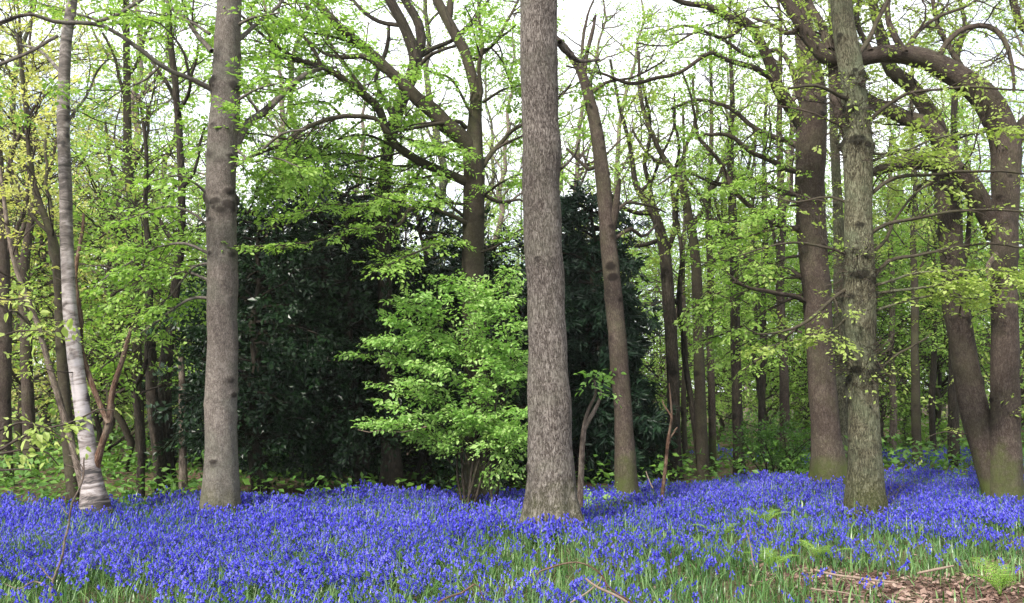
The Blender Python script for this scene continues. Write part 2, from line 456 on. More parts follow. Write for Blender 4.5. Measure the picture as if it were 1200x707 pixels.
FERN = leaf_mat('fern_green', [(0.1, (.10, .20, .03)), (0.5, (.17, .30, .045)), (0.9, (.30, .42, .08))], trans=.4)
LITTER = leaf_mat('leaf_litter', [(.1, (.022, .012, .009)), (.35, (.10, .058, .045)), (.6, (.20, .125, .098)), (.92, (.42, .32, .27))], trans=.1, tk=(1, 1, 1), rough=.7, spec=.2)

# ------------------------------------------------------------------ the ground
def litter_mask(x, y):
    n = (vnoise(x, y, .8, 3) - .5) * 1.3 + (vnoise(x, y, .25, 4) - .5) * .5
    return smooth(-.55, .55, np.minimum((x - 2.5) + n, (8.35 - y) + n * .8))

EDGE_K = np.array([-0.9, -0.55, -0.19, 0.05, 0.19, 0.37, 0.6, 0.9])
EDGE_Y = np.array([11.8, 12.1, 12.9, 13.8, 15.2, 16.2, 15.6, 15.0])
def edge(x, y):
    return np.interp(x / np.maximum(y, 1), EDGE_K, EDGE_Y)

gx = np.concatenate([-np.geomspace(300, 14, 22), np.arange(-13.5, 13.6, .3), np.geomspace(14, 300, 22)])
gy = np.concatenate([np.linspace(-60, 3, 16), np.arange(3.3, 26, .3), np.geomspace(26.5, 420, 36)])
GX, GY = np.meshgrid(gx, gy)
GZ = gh(GX, GY)
V = np.stack([GX, GY, GZ], -1).reshape(-1, 3)
nx_, ny_ = len(gx), len(gy)
i = (np.arange(ny_ - 1)[:, None] * nx_ + np.arange(nx_ - 1)[None]).ravel()
b = Buf(); b.add(V, np.stack([i, i + 1, i + nx_ + 1, i + nx_], -1))
m, t, out = mat('woodland_floor')
g = N(t, "ShaderNodeNewGeometry")
n1 = N(t, "ShaderNodeTexNoise", Scale=1.1, Detail=6.0); t.links.new(g.outputs['Position'], n1.inputs['Vector'])
n2 = N(t, "ShaderNodeTexNoise", Scale=32.0, Detail=6.0, Roughness=.7); t.links.new(g.outputs['Position'], n2.inputs['Vector'])
c = ramp(t, n2.outputs['Fac'], [(.3, (.03, .018, .013)), (.52, (.10, .062, .045)), (.75, (.22, .15, .115))])
c = mixc(t, ramp(t, n1.outputs['Fac'], [(.42, (0, 0, 0)), (.62, (.5, .5, .5))]), c, (.045, .075, .02))
p = N(t, "ShaderNodeBsdfPrincipled", Roughness=.95); p.inputs['Specular IOR Level'].default_value = .1
bp = N(t, "ShaderNodeBump", Strength=.8, Distance=.03)
t.links.new(n2.outputs['Fac'], bp.inputs['Height']); t.links.new(bp.outputs[0], p.inputs['Normal'])
t.links.new(c, p.inputs['Base Color']); t.links.new(p.outputs[0], out.inputs['Surface'])
tag(link('ground', b.mesh('ground', m, co=False)), kind='structure')

# ------------------------------------------------------------------ tree builders
def limb_pts(pts, Y, dY=0.0, res=0.12, wob=0.02, pw=1.0):
    """a limb traced as (u, v, width) rows; it starts at depth Y and runs dY metres away from or towards the viewer"""
    k = len(pts); rows = []
    for j, (u, v, w) in enumerate(pts):
        y = Y + dY * (j / (k - 1)) ** pw
        rows.append(np.concatenate([at(u, v, y), [w * y / FOC / 2]]))
    rows = np.array(rows)
    L = np.linalg.norm(np.diff(rows[:, :3], axis=0), axis=1).sum()
    S = spline(rows, max(6, int(L / res)))
    n = len(S); wv = rng.normal(0, 1, (n, 3))
    ker = np.array([1, 2, 3, 2, 1]) / 9.
    for a in range(3): wv[:, a] = np.convolve(wv[:, a], ker, 'same')
    S[:, :3] += wv * wob * np.clip(np.linspace(0, 6, n), 0, 1)[:, None]
    S[:, 3] *= 1 + 0.05 * np.convolve(rng.normal(0, 1, n), ker, 'same')
    return S[:, :3], np.maximum(S[:, 3], .0015)

def trunk_mod(height, flare, roots, knots=0, rad=.2, burrs=()):
    kz = rng.uniform(.6, height, knots); kt = rng.uniform(0, 2 * np.pi, knots); ka = rng.uniform(.05, .16, knots); ks = rng.uniform(.025, .07, knots)
    for z_, n_, a_, s_ in burrs:
        kz = np.append(kz, z_ + rng.normal(0, .05, n_)); kt = np.append(kt, rng.uniform(0, 2 * np.pi, n_)); ka = np.append(ka, rng.uniform(.25, 1.1, n_) * a_); ks = np.append(ks, rng.uniform(.3, 1.3, n_) * s_)
    ph = rng.uniform(0, 6.28, 8)
    def mod(seg, th):
        z = seg[:, :, None]; T = th[None, None, :]
        f = 1 + flare * np.exp(-np.maximum(z - .1, 0) / .28) * (1 + .45 * np.cos(roots * T + ph[0]) + .25 * np.cos((roots + 2) * T + ph[1]))
        f = f + .025 * np.sin(2 * T + ph[2] + z * 1.1) + .018 * np.sin(3 * T + ph[3] - z * 2.3) + .012 * np.sin(5 * T + ph[4] + z * 4.1) + .008 * np.sin(9 * T + z * 9 + ph[5])
        sc = np.zeros_like(f)
        for a, b_, c_, s in zip(kz, kt, ka, ks):
            dt = np.abs((T - b_ + np.pi) % (2 * np.pi) - np.pi)
            e = np.exp(-((z - a) / s / .8) ** 2 - (dt * rad / s / 1.6) ** 2)
            f = f + c_ * e; sc = np.maximum(sc, e * min(1.3, c_ / .10))
        return f, sc
    return mod

class Tree:
    def __init__(s, name, label, cat_, pts, bark, base_v=None, Y=None, flare=.25, roots=5, knots=14, sides=28, group=None, lean=0.0, above=None, top_r=.05, res=.07, burrs=()):
        Y = Y if Y is not None else base_Y(base_v if base_v else pts[0][1])
        s.Y = Y; s.bark = bark
        rows = [np.concatenate([at(u, v, Y + lean * j / max(1, len(pts) - 1)), [w * Y / FOC / 2]]) for j, (u, v, w) in enumerate(pts)]
        p0 = rows[0].copy(); g0 = float(gh(p0[0], p0[1]))
        q = rows[1]; sl = (p0[:2] - q[:2]) / max(.2, q[2] - p0[2])
        dz = p0[2] - (g0 - .12)
        foot = p0.copy(); foot[:2] += np.clip(sl, -.6, .6) * dz; foot[2] = g0 - .12; foot[3] *= 1.04
        rows = [foot] + rows
        if above:                              # the stem goes on up past the picture
            e = rows[-1]; d = nrm(e[:3] - rows[-2][:3])
            for k in (1, 2, 3):
                x = e.copy(); x[:3] = e[:3] + (d * .6 + np.array((rng.normal(0, .12), rng.normal(0, .12), .7))) * above * k / 3
                x[3] = e[3] + (top_r - e[3]) * k / 3; rows.append(x)
        rows = np.array(rows)
        L = np.linalg.norm(np.diff(rows[:, :3], axis=0), axis=1).sum()
        S = spline(rows, max(12, int(L / res)))
        nn_ = len(S); kn = max(7, int(.9 / res)); kq = np.hanning(kn); kq /= np.sqrt((kq ** 2).sum())
        def wander(): return np.convolve(rng.normal(0, 1, nn_ + 2 * kn), kq, 'same')[kn:-kn]
        for a_ in (0, 1): S[:, a_] += wander() * rows[1][3] * .028 * np.clip(np.arange(nn_) / 20, 0, 1)
        S[:, 3] *= 1 + .016 * wander()
        s.P, s.R = S[None, :, :3], np.maximum(S[None, :, 3], .004)
        s.root = thing(name, label, cat_, (foot[0], foot[1], g0), group)
        s.o = np.array((foot[0], foot[1], g0))
        b = Buf(); tubes(b, s.P - s.o, s.R, sides, trunk_mod(L, flare, roots, knots, rows[1][3], [(at(600, v_, Y)[2] - g0 + .15, n_, a_, s_) for v_, n_, a_, s_ in burrs]))
        link('trunk', b.mesh('trunk', bark), s.root)
        s.limbs, s.tw, s.lf = [], Buf(), Buf()
    def limb(s, pts, Y=None, dY=0.0, name='branch', bark=None, sides=12, wob=.02, keep=True, label=None):
        P, Rd = limb_pts(pts, s.Y if Y is None else Y, dY, wob=wob * 1.6)
        b = Buf(); Lq = np.linalg.norm(np.diff(P, axis=0), axis=1).sum()
        tubes(b, P[None] - s.o, Rd[None], sides, trunk_mod(max(.8, Lq), 0, 3, int(3 * Lq) if sides > 10 else 0, Rd[0]) if sides > 8 else None)
        o = link(name, b.mesh(name, bark or s.bark), s.root)
        if label: o['label'] = label
        if keep: s.limbs.append((P, Rd))
        return P, Rd
    def free_limbs(s, n, lo, hi, tmin, up=.3, ang=(50, 85), jit=.12, trop=.03, name='branch', rk=.014, tmax_part=100, flat=0.):
        """limbs that grow from the trunk on their own"""
        P, Rd = spawn(s.P, s.R, 0, lo, hi, ang, up, flat, n=12, tmin=tmin, jit=jit, trop=trop, taper=.35, rk=rk, count=n)
        for k in range(len(P)):
            b = Buf(); tubes(b, P[k:k + 1] - s.o, Rd[k:k + 1], 8)
            link(name, b.mesh(name, s.bark), s.root); s.limbs.append((P[k], Rd[k]))
    def grow(s, l2=2.2, len2=(.7, 2.0), l3=5.0, len3=(.25, .8), spray=3.0, each=7, leaf=.06, flat=.35, up=.1, trop=0.0, plane=.75, mat=None, tw=3, which=None, spread=.14, fine=False, tmin=.12, jit=.16, l4=0):
        src = which if which is not None else s.limbs
        l2p = [spawn(P[None], Rd[None], l2, len2[0], len2[1], up=up, flat=flat, n=8, tmin=tmin, jit=jit, trop=trop) for P, Rd in src]
        l2p = [p for p in l2p if len(p[0])]
        if not l2p: return
        A = cat(*l2p)
        Bq = spawn(*A, l3, len3[0], len3[1], up=up * .6, flat=flat, n=5, tmin=.1, jit=jit, trop=trop)
        tubes(s.tw, A[0] - s.o, A[1], 4, cap=False); tubes(s.tw, Bq[0] - s.o, Bq[1], tw, cap=False)
        last = Bq
        if l4:
            C = spawn(*Bq, l4, len3[0] * .5, len3[1] * .55, up=0, flat=flat, n=4, jit=jit, trop=trop)
            tubes(s.tw, C[0] - s.o, C[1], 3, cap=False); last = cat(Bq, C)
        if each:
            sprays(s.lf, last[0] - s.o, last[1], spray, each, leaf, plane=plane, spread=spread, fine=fine)
    def bough(s, rows, dY=0., Y=None, side=7.0, len_=(.3, .8), spray=8, each=9, leaf=.068, bark=None, spread=.13, fine=False, plane=.82):
        """a low leafy branch: flat plates of leaves either side of it"""
        P, Rd = s.limb(rows, Y, dY, sides=6, keep=False, wob=.012, bark=bark)
        A = spawn(P[None], Rd[None], side, len_[0], len_[1], (40, 70), 0, .85, n=5, tmin=.12, jit=.1, trop=-.03)
        tubes(s.tw, A[0] - s.o, A[1], 3, cap=False)
        sprays(s.lf, A[0] - s.o, A[1], spray, each, leaf, plane=plane, spread=spread, fine=fine)
        sprays(s.lf, P[None] - s.o, Rd[None], spray * .7, each, leaf, plane=plane, spread=spread, tmin=.3, fine=fine)
    def done(s, leaf_m=None, twig_m=None):
        if s.tw.n: tag(link('twigs', s.tw.mesh('twigs', twig_m or TWIG, co=False), s.root), kind='stuff')
        if s.lf.n: link('foliage', s.lf.mesh('foliage', leaf_m or LEAF_BEECH, smooth_shade=False, co=False), s.root)
        return s.root

# ------------------------------------------------------------------ the big trees in front
# tall straight trunk in the middle
t = Tree('tall_tree', 'stout straight grey trunk with furrowed bark standing in front of a bright leafy bush', 'tree',
         [(647, 600, 57), (646, 560, 53), (644, 500, 50), (642, 430, 47), (639, 350, 46), (636, 270, 46), (634, 180, 45), (632, 90, 45), (631, 0, 44), (630, -60, 42)],
         BARK_FURROW, flare=.36, roots=7, knots=16, sides=72, above=8, top_r=.09, res=.035,
         burrs=[(35, 2, .1, .05), (82, 2, .1, .05), (228, 2, .12, .06), (200, 2, .1, .05), (310, 2, .1, .05), (105, 2, .08, .04)])
t.free_limbs(14, 1.5, 3.2, .62, up=.2)
t.limb([(655, 50, 9), (668, 62, 7), (680, 72, 5), (700, 70, 3)], dY=.5)
t.limb([(655, 200, 4), (668, 185, 3), (676, 168, 2)], dY=-.3)
t.grow(l2=1.6, l3=4, spray=3, each=6, leaf=.06)
t.done(LEAF_OAK)

# left big trunk
t = Tree('knotty_tree', 'stout smooth grey trunk with dark knots standing at the birch side of the dark evergreens', 'tree',
         [(258, 587, 43), (259, 540, 38), (260, 480, 36), (261, 420, 35), (261, 340, 34), (259, 260, 34), (259, 200, 35), (263, 130, 35), (266, 60, 32), (269, 0, 29), (271, -60, 26)],
         BARK_GREY, flare=.2, knots=46, sides=72, above=7, top_r=.06, res=.03,
         burrs=[(64, 5, .12, .06), (105, 6, .15, .07), (145, 4, .1, .05), (188, 9, .15, .07), (236, 14, .16, .08), (249, 10, .12, .06), (275, 4, .1, .03), (300, 5, .12, .05), (350, 4, .08, .03), (454, 5, .14, .06), (474, 4, .12, .05), (395, 3, .1, .04), (500, 3, .08, .03)])
t.free_limbs(10, 1.5, 3.0, .66, up=.2)
t.limb([(274, 172, 13), (288, 150, 10), (305, 136, 9), (325, 116, 8), (345, 99, 7), (373, 82, 5), (395, 78, 3)], dY=1.0)
t.limb([(250, 106, 7), (222, 90, 6), (190, 75, 6), (156, 51, 5.5), (115, 25, 5), (68, 27, 5), (30, 17, 4), (-20, 30, 3)], dY=-1.2)
t.limb([(115, 25, 4), (145, 12, 4), (172, -3, 4), (190, -20, 3)], Y=t.Y - .7, dY=.3)
t.limb([(68, 42, 4), (35, 62, 4), (0, 77, 4), (-30, 90, 4)], Y=t.Y - .9, dY=-.2)
t.limb([(275, 195, 5), (300, 178, 4), (330, 160, 3), (360, 152, 2)], dY=-.8)
t.limb([(248, 60, 6), (225, 30, 5), (200, 8, 4), (170, -25, 3)], dY=.8)
t.limb([(276, 50, 7), (300, 30, 5), (325, 10, 4), (345, -20, 3)], dY=.8)
t.grow(l2=2.4, len2=(.5, 1.4), l3=5, spray=6, each=12, leaf=.06, flat=.5)
for rows in ([(248, 330, 4), (215, 318, 3.5), (170, 335, 3), (125, 360, 2), (95, 375, 1.5)],
             [(250, 300, 4), (220, 285, 3.5), (185, 290, 3), (150, 310, 2), (120, 330, 1.5)],
             [(249, 270, 4), (225, 250, 3.5), (195, 242, 3), (160, 252, 2), (130, 262, 1.5)],
             [(250, 350, 4), (222, 352, 3.5), (180, 380, 3), (150, 405, 2), (118, 430, 1.5)],
             [(251, 235, 4), (230, 215, 3), (208, 205, 2.5), (180, 212, 1.5)],
             [(249, 310, 4), (228, 312, 3), (200, 345, 2.5), (175, 368, 1.5)],
             [(277, 175, 4), (295, 190, 3), (320, 185, 2.5), (350, 195, 1.5)], [(277, 120, 4), (300, 105, 3), (330, 100, 2)],
             [(190, 75, 4), (170, 95, 3), (140, 110, 2), (110, 130, 1.5)], [(115, 25, 4), (90, 15, 3), (50, 5, 2)], [(222, 90, 4), (215, 60, 3), (190, 30, 2), (160, 20, 1.5)],
             [(278, 30, 4), (300, 18, 3), (330, 14, 2)], [(246, 40, 4), (220, 25, 3), (180, 15, 2), (140, 10, 1.5)]):
    t.bough(rows, dY=rng.uniform(-.8, .8), leaf=.068, side=9)
t.done(LEAF_BEECH)

# birch and its rusty fork
t = Tree('birch_tree', 'white birch with black scarred foot and a rusty forked stem leaning from its base', 'tree',
         [(110, 588, 28), (107, 562, 22), (101, 510, 18), (94, 460, 17), (87, 410, 17), (82, 360, 16), (79, 300, 15), (77, 240, 14.5), (75, 180, 14), (74, 120, 14), (77, 60, 13), (83, 10, 12), (87, -40, 11)],
         BARK_BIRCH, flare=.3, knots=20, sides=36, above=4, top_r=.03, res=.05)
t.free_limbs(8, 1.0, 2.0, .6, up=.3)
t.limb([(112, 548, 10), (120, 518, 8), (127, 492, 8), (131, 462, 7), (141, 430, 6.5), (147, 405, 6), (153, 385, 3)], dY=-.2, name='stem', bark=BARK_RUST, label='rusty stem forking from the foot of the birch')
t.limb([(127, 497, 6), (116, 478, 6), (107, 455, 6), (99, 420, 6), (93, 370, 5.5), (90, 330, 5), (92, 290, 4), (97, 250, 3)], dY=.5, Y=t.Y - .1, name='stem', bark=BARK_RUST, label='orange brown stem rising behind the white trunk')
t.limb([(76, 88, 5), (60, 75, 4), (40, 58, 3), (22, 50, 2)], dY=.7)
t.limb([(76, 150, 4), (95, 120, 3), (112, 90, 2.5), (130, 70, 1.5)], dY=.5)
t.grow(l2=2.6, len2=(.4, 1.3), l3=5, spray=3, each=7, leaf=.06, flat=.2, mat=None)
t.done(LEAF_OAK)

# epicormic oak on the right
t = Tree('oak_tree', 'upright oak with grey green furrowed bark and dark twiggy burrs at the bare litter side', 'tree',
         [(1016, 595, 43), (1014, 550, 37), (1012, 490, 34), (1010, 430, 34), (1008, 370, 36), (1007, 310, 35), (1005, 240, 32), (1006, 180, 34), (1004, 140, 30), (998, 90, 29), (990, 40, 26), (985, 0, 25), (980, -60, 23)],
         BARK_OAK, Y=11.8, flare=.26, knots=60, sides=64, above=6, top_r=.07, res=.035,
         burrs=[(132, 8, .16, .06), (172, 12, .24, .08), (300, 10, .18, .07), (325, 10, .22, .07), (345, 8, .16, .06), (438, 12, .2, .07), (415, 5, .14, .05), (90, 7, .14, .06), (520, 4, .1, .05)])
t.free_limbs(9, 1.5, 3, .66, up=.2)
L = [t.limb([(1018, 230, 5), (1040, 212, 5), (1062, 204, 4.5), (1095, 204, 4), (1127, 200, 3.5), (1170, 201, 3), (1215, 204, 2)], dY=.4, sides=7, bark=BARK_BEECH),
     t.limb([(1018, 275, 5), (1045, 258, 4.5), (1085, 252, 4), (1125, 247, 3.5), (1165, 246, 3), (1215, 248, 2)], dY=-.3, sides=7, bark=BARK_BEECH),
     t.limb([(1018, 330, 5), (1040, 307, 4.5), (1070, 300, 4), (1110, 291, 3.5), (1155, 286, 3), (1215, 291, 2)], dY=.2, sides=7, bark=BARK_BEECH),
     t.limb([(998, 335, 5), (975, 352, 4.5), (945, 375, 4), (920, 386, 3), (885, 392, 2), (868, 380, 1.5)], dY=-.5, sides=7, bark=BARK_BEECH),
     t.limb([(996, 300, 4), (970, 292, 3.5), (935, 285, 3), (900, 290, 2.5), (865, 300, 1.5)], dY=-.4, sides=7, bark=BARK_BEECH),
     t.limb([(995, 240, 4), (965, 228, 3), (930, 235, 2.5), (895, 225, 1.5)], dY=.5, sides=7, bark=BARK_BEECH),
     t.limb([(1018, 300, 5), (1040, 280, 4), (1052, 255, 3), (1070, 228, 3), (1092, 213, 2)], dY=.6, sides=7, bark=BARK_BEECH),
     t.limb([(1000, 120, 6), (985, 110, 5), (960, 98, 4), (925, 103, 3)], dY=-.5, sides=7, bark=BARK_BEECH),
     t.limb([(1010, 150, 6), (1035, 128, 5), (1065, 108, 4), (1110, 103, 3), (1150, 106, 3), (1205, 108, 2)], dY=-.5, sides=7, bark=BARK_BEECH),
     t.limb([(1003, 70, 7), (1022, 40, 6), (1035, 10, 5), (1045, -25, 4)], dY=.4, sides=7, bark=BARK_BEECH),
     t.limb([(1014, 450, 4), (1045, 425, 3), (1068, 405, 2.5), (1090, 390, 1.5)], dY=.3, sides=7, bark=BARK_BEECH)]
t.grow(l2=3.4, len2=(.25, .9), l3=6, len3=(.12, .4), spray=3, each=5, leaf=.06, flat=.45, spread=.09)
# burrs: tufts of short dead twigs round the knots
for v_ in (150, 182, 300, 322, 345, 440, 130, 100, 415):
    k = np.argmin(np.abs(t.P[0, :, 2] - at(1007, v_, t.Y)[2]))
    P, Rd = spawn(t.P[:, max(0, k - 2):k + 3], t.R[:, max(0, k - 2):k + 3], 0, .18, .6, (60, 110), .1, 0., n=5, jit=.3, count=150)
    tubes(t.tw, P - t.o, np.clip(Rd * 1.4, .003, .007), 3, cap=False)
    if v_ in (150, 300, 440): sprays(t.lf, P[::3] - t.o, Rd[::3], 1.5, 3, .045, spread=.07)
for rows in ([(1020, 345, 4), (1060, 338, 3.5), (1110, 333, 3), (1160, 335, 2.5), (1215, 330, 2)],
             [(1022, 365, 4), (1070, 352, 3), (1120, 348, 2.5), (1180, 352, 1.5)],
             [(1022, 335, 4), (1075, 322, 3), (1130, 318, 2.5), (1195, 318, 1.5)],
             [(1020, 180, 4), (1060, 178, 3), (1100, 162, 2.5), (1150, 155, 2), (1205, 150, 1.5)],
             [(1020, 190, 3), (1055, 176, 2.5), (1095, 173, 2)],
             [(1000, 365, 3), (970, 392, 2.5), (930, 398, 2), (890, 410, 1.5)]):
    t.bough(rows, dY=rng.uniform(-.7, .2), leaf=.068, side=8, len_=(.2, .55))
t.done(LEAF_OAK)

# twin stemmed tree with the arching limb
Y0 = base_Y(570)
t = Tree('twin_stem_tree', 'smooth brown twin stemmed tree with a mossy foot and a limb arching to the oak', 'tree',
         [(1178, 572, 37), (1178, 520, 33), (1178, 450, 31), (1177, 390, 30), (1176, 330, 30), (1177, 260, 30), (1178, 220, 31), (1179, 180, 33), (1172, 145, 33), (1153, 114, 30), (1122, 89, 27), (1082, 69, 24), (1042, 63, 21), (1002, 68, 19), (968, 66, 17), (942, 32, 15), (920, 0, 13), (902, -35, 11)],
         BARK_BROWN, Y=Y0, flare=.12, knots=14, sides=40, res=.05, lean=-.4)
t.limb([(1172, 612, 31), (1166, 572, 30), (1152, 520, 31), (1141, 470, 30), (1129, 420, 29), (1121, 360, 28), (1116, 300, 28), (1112, 250, 28), (1109, 205, 27), (1096, 155, 21), (1083, 122, 19), (1066, 100, 18), (1046, 82, 16), (1034, 55, 14), (1026, 20, 11), (1015, -30, 9)], dY=1.2, name='stem', sides=32)
t.limb([(1168, 278, 24), (1158, 250, 24), (1141, 222, 23), (1122, 201, 22), (1100, 191, 22), (1074, 189, 20), (1052, 192, 17), (1030, 200, 12), (1012, 210, 6)], dY=-.5, sides=20)
t.limb([(1120, 200, 20), (1104, 165, 20), (1083, 146, 20), (1058, 136, 18), (1030, 124, 16), (1005, 105, 11), (985, 90, 6), (970, 70, 3)], dY=.3, sides=20)
t.limb([(1180, 185, 22), (1190, 160, 20), (1208, 140, 18), (1236, 112, 15), (1240, 75, 12), (1212, 42, 10), (1195, 25, 9), (1187, -10, 9), (1180, -50, 7), (1176, -110, 3)], dY=.5, sides=16)
t.limb([(1098, 72, 9), (1108, 50, 7), (1130, 35, 7), (1160, 32, 7), (1178, 46, 6), (1185, 70, 5), (1187, 105, 3)], dY=-.3, Y=Y0 - .3, sides=9)
t.limb([(1150, 112, 10), (1128, 80, 7), (1100, 30, 6), (1090, -20, 5)], dY=.9, sides=8)
t.limb([(1003, 200, 6), (992, 160, 11), (982, 122, 14), (977, 80, 14), (977, 45, 13), (980, 0, 12), (984, -40, 10)], Y=Y0 - .3, dY=.2, sides=14)
t.limb([(972, 60, 12), (960, 25, 10), (945, -5, 8), (935, -30, 7)], Y=Y0 - .3, dY=.7, sides=12)
t.limb([(1060, 62, 9), (1048, 38, 8), (1040, 22, 7), (1044, -10, 5)], Y=Y0 - .4, dY=.3, sides=9)
t.limb([(1020, 60, 8), (1005, 30, 6), (1010, 0, 5), (1030, -25, 4)], Y=Y0 - .4, dY=.7, sides=9)
t.limb([(1140, 225, 8), (1135, 270, 6), (1129, 310, 7), (1133, 322, 3)], Y=Y0 + .4, dY=.2, sides=8, keep=False, label='dead branch hanging between the two stems')
t.limb([(1108, 240, 8), (1096, 222, 6), (1084, 212, 5), (1070, 225, 4), (1060, 250, 3)], Y=Y0 + .9, dY=.4, sides=8)
t.limb([(1161, 330, 4), (1159, 310, 6), (1166, 295, 6)], Y=Y0 - .5, dY=0, sides=7, keep=False, bark=BARK_PALE, label='pale broken stub on the smooth stem')
t.limb([(1060, 68, 8), (1075, 40, 6), (1100, 20, 4), (1135, 5, 3), (1170, -10, 2)], Y=Y0 - .3, dY=.5, sides=7)
t.limb([(940, 30, 8), (925, 40, 6), (905, 30, 5), (880, 20, 3)], Y=Y0 - .4, dY=.5, sides=7)
t.grow(l2=4.6, len2=(.6, 1.9), l3=7.0, len3=(.3, .9), spray=2.1, each=8, leaf=.062, flat=.1, up=.25, jit=.22, spread=.1)
t.done(LEAF_OAK)

# trunk behind the oak, left of it
t = Tree('limbed_tree', 'thick brown trunk with mossy spreading foot and snaking limbs behind the grey green oak', 'tree',
         [(972, 556, 38), (969, 520, 34), (965, 460, 32), (960, 400, 31), (956, 330, 32), (951, 260, 33), (949, 200, 34), (951, 150, 36), (953, 105, 31), (946, 60, 26), (940, 15, 22), (936, -50, 19)],
         BARK_BROWN, flare=.42, roots=4, knots=12, sides=44, above=4, top_r=.06, res=.05)
t.free_limbs(7, 1.5, 3, .68, up=.2)
Yt = t.Y
t.limb([(944, 150, 19), (925, 125, 16), (910, 106, 15), (903, 76, 14), (890, 46, 12), (876, 30, 12), (860, 20, 11), (838, 13, 9), (812, 6, 7), (785, -4, 6), (750, -20, 5)], dY=-1.2, sides=14)
t.limb([(905, 92, 8), (880, 78, 7), (850, 70, 6), (832, 62, 5), (800, 83, 4.5), (770, 92, 4.5), (735, 95, 4), (700, 86, 3), (662, 77, 2)], Y=Yt - .6, dY=-1.0, sides=9)
t.limb([(948, 200, 10), (930, 200, 8), (908, 190, 7), (880, 180, 6), (855, 160, 5), (825, 158, 4)], dY=-.6, sides=9)
t.limb([(947, 262, 9), (925, 268, 7), (900, 255, 6), (870, 235, 5), (850, 200, 5), (820, 160, 4), (808, 110, 3), (800, 85, 2)], dY=-.4, sides=9)
t.limb([(948, 330, 8), (925, 318, 7), (905, 312, 6), (880, 305, 5), (860, 285, 5), (835, 250, 4), (800, 205, 3)], dY=.6, sides=9)
t.limb([(946, 355, 7), (920, 345, 6), (890, 340, 5), (860, 330, 3)], dY=-1.0, sides=9)
t.limb([(946, 230, 8), (915, 225, 6), (880, 210, 5), (840, 215, 4), (800, 200, 3), (770, 215, 2)], dY=.9, sides=9)
t.limb([(945, 175, 9), (920, 165, 7), (890, 155, 6), (860, 130, 5), (820, 118, 4), (780, 130, 3)], dY=.8, sides=9)
t.limb([(940, 120, 8), (915, 60, 6), (880, 65, 5), (845, 45, 4), (800, 30, 3), (760, 40, 2)], dY=.8, sides=9)
t.limb([(870, 30, 6), (850, 45, 4), (820, 40, 3), (780, 55, 2), (745, 50, 1.5)], Y=Yt - .6, dY=-.4, sides=7)
t.grow(l2=3.4, len2=(.6, 1.7), l3=5.5, len3=(.3, .8), spray=2.4, each=10, leaf=.064, flat=.3, up=.15, jit=.22, spread=.1)
for rows in ([(938, 300, 4), (915, 305, 3), (880, 325, 2.5), (840, 345, 2), (805, 365, 1.5)],
             [(940, 345, 4), (905, 360, 3), (865, 385, 2.5), (820, 400, 1.5)],
             [(940, 270, 4), (900, 270, 3), (860, 280, 2.5), (815, 290, 1.5)],
             [(940, 380, 3), (905, 410, 2.5), (870, 435, 1.5)],
             [(942, 240, 3), (910, 245, 2.5), (870, 258, 2), (835, 262, 1.5)],
             [(945, 205, 3), (910, 200, 2.5), (870, 215, 2), (830, 228, 1.5)], [(940, 325, 3), (900, 330, 2.5), (860, 350, 2), (830, 372, 1.5)], [(965, 300, 3), (985, 290, 2), (1000, 295, 1.5)], [(940, 390, 3), (915, 385, 2.5), (880, 400, 2), (850, 415, 1.5)]):
    t.bough(rows, dY=rng.uniform(-1, .3), leaf=.068, side=8)
t.done(LEAF_BEECH)

# forked beech
t = Tree('beech_tree', 'forked beech with crooked limbs sweeping over the evergreens, its foot in a leafy bush', 'tree',
         [(560, 566, 34), (560, 500, 30), (557, 430, 28), (554, 350, 27), (555, 280, 25), (556, 220, 24), (555, 180, 23), (557, 145, 17), (558, 110, 14), (551, 82, 13), (544, 58, 13), (532, 38, 13), (518, 12, 12), (506, -15, 11), (492, -60, 9)],
         BARK_BEECH, flare=.3, knots=18, sides=36, res=.05)
Yt = t.Y
t.limb([(553, 178, 22), (540, 160, 21), (524, 145, 20), (504, 126, 18), (482, 110, 15), (447, 77, 12), (421, 54, 11), (390, 23, 10), (366, 0, 8), (335, -30, 6)], dY=-.8, sides=16)
t.limb([(550, 215, 12), (525, 204, 11.5), (500, 193, 11), (472, 178, 10.5), (456, 158, 10), (446, 132, 9.5), (427, 110, 9), (402, 93, 8), (373, 76, 7), (351, 68, 5.5), (322, 51, 4), (291, 25, 3), (270, 8, 2)], dY=-1.6, sides=12)
t.limb([(452, 84, 8), (430, 68, 7), (402, 67, 6), (380, 63, 4), (350, 40, 3), (322, 28, 2), (305, 5, 1.5)], Y=Yt - .7, dY=-.6, sides=9)
t.limb([(455, 156, 6), (440, 140, 6), (425, 137, 6), (407, 136, 6), (387, 139, 6), (365, 147, 5.5), (345, 156, 5), (328, 170, 4.5), (303, 178, 4), (280, 190, 3)], Y=Yt - 1.0, dY=-.8, sides=9)
t.limb([(433, 116, 5), (418, 98, 4), (400, 70, 4), (385, 45, 3.5), (370, 25, 3), (358, 5, 2)], Y=Yt - 1.1, dY=.3, sides=8)
t.limb([(376, 77, 5), (365, 55, 4), (345, 35, 3), (320, 18, 2), (300, 10, 1.5)], Y=Yt - 1.4, dY=-.3, sides=8)
t.limb([(526, 20, 9), (528, -5, 8), (532, -40, 7)], dY=.3, sides=10)
t.limb([(556, 125, 6), (566, 110, 5), (562, 80, 5), (566, 55, 5), (564, 25, 4), (563, -15, 4)], dY=-.4, sides=9)
t.limb([(566, 195, 7), (575, 178, 6), (592, 163, 5), (610, 148, 5), (640, 130, 4), (668, 100, 3)], dY=.7, sides=9)
t.limb([(564, 225, 6), (580, 235, 5), (595, 240, 4), (612, 238, 3), (640, 250, 2)], dY=.5, sides=8)
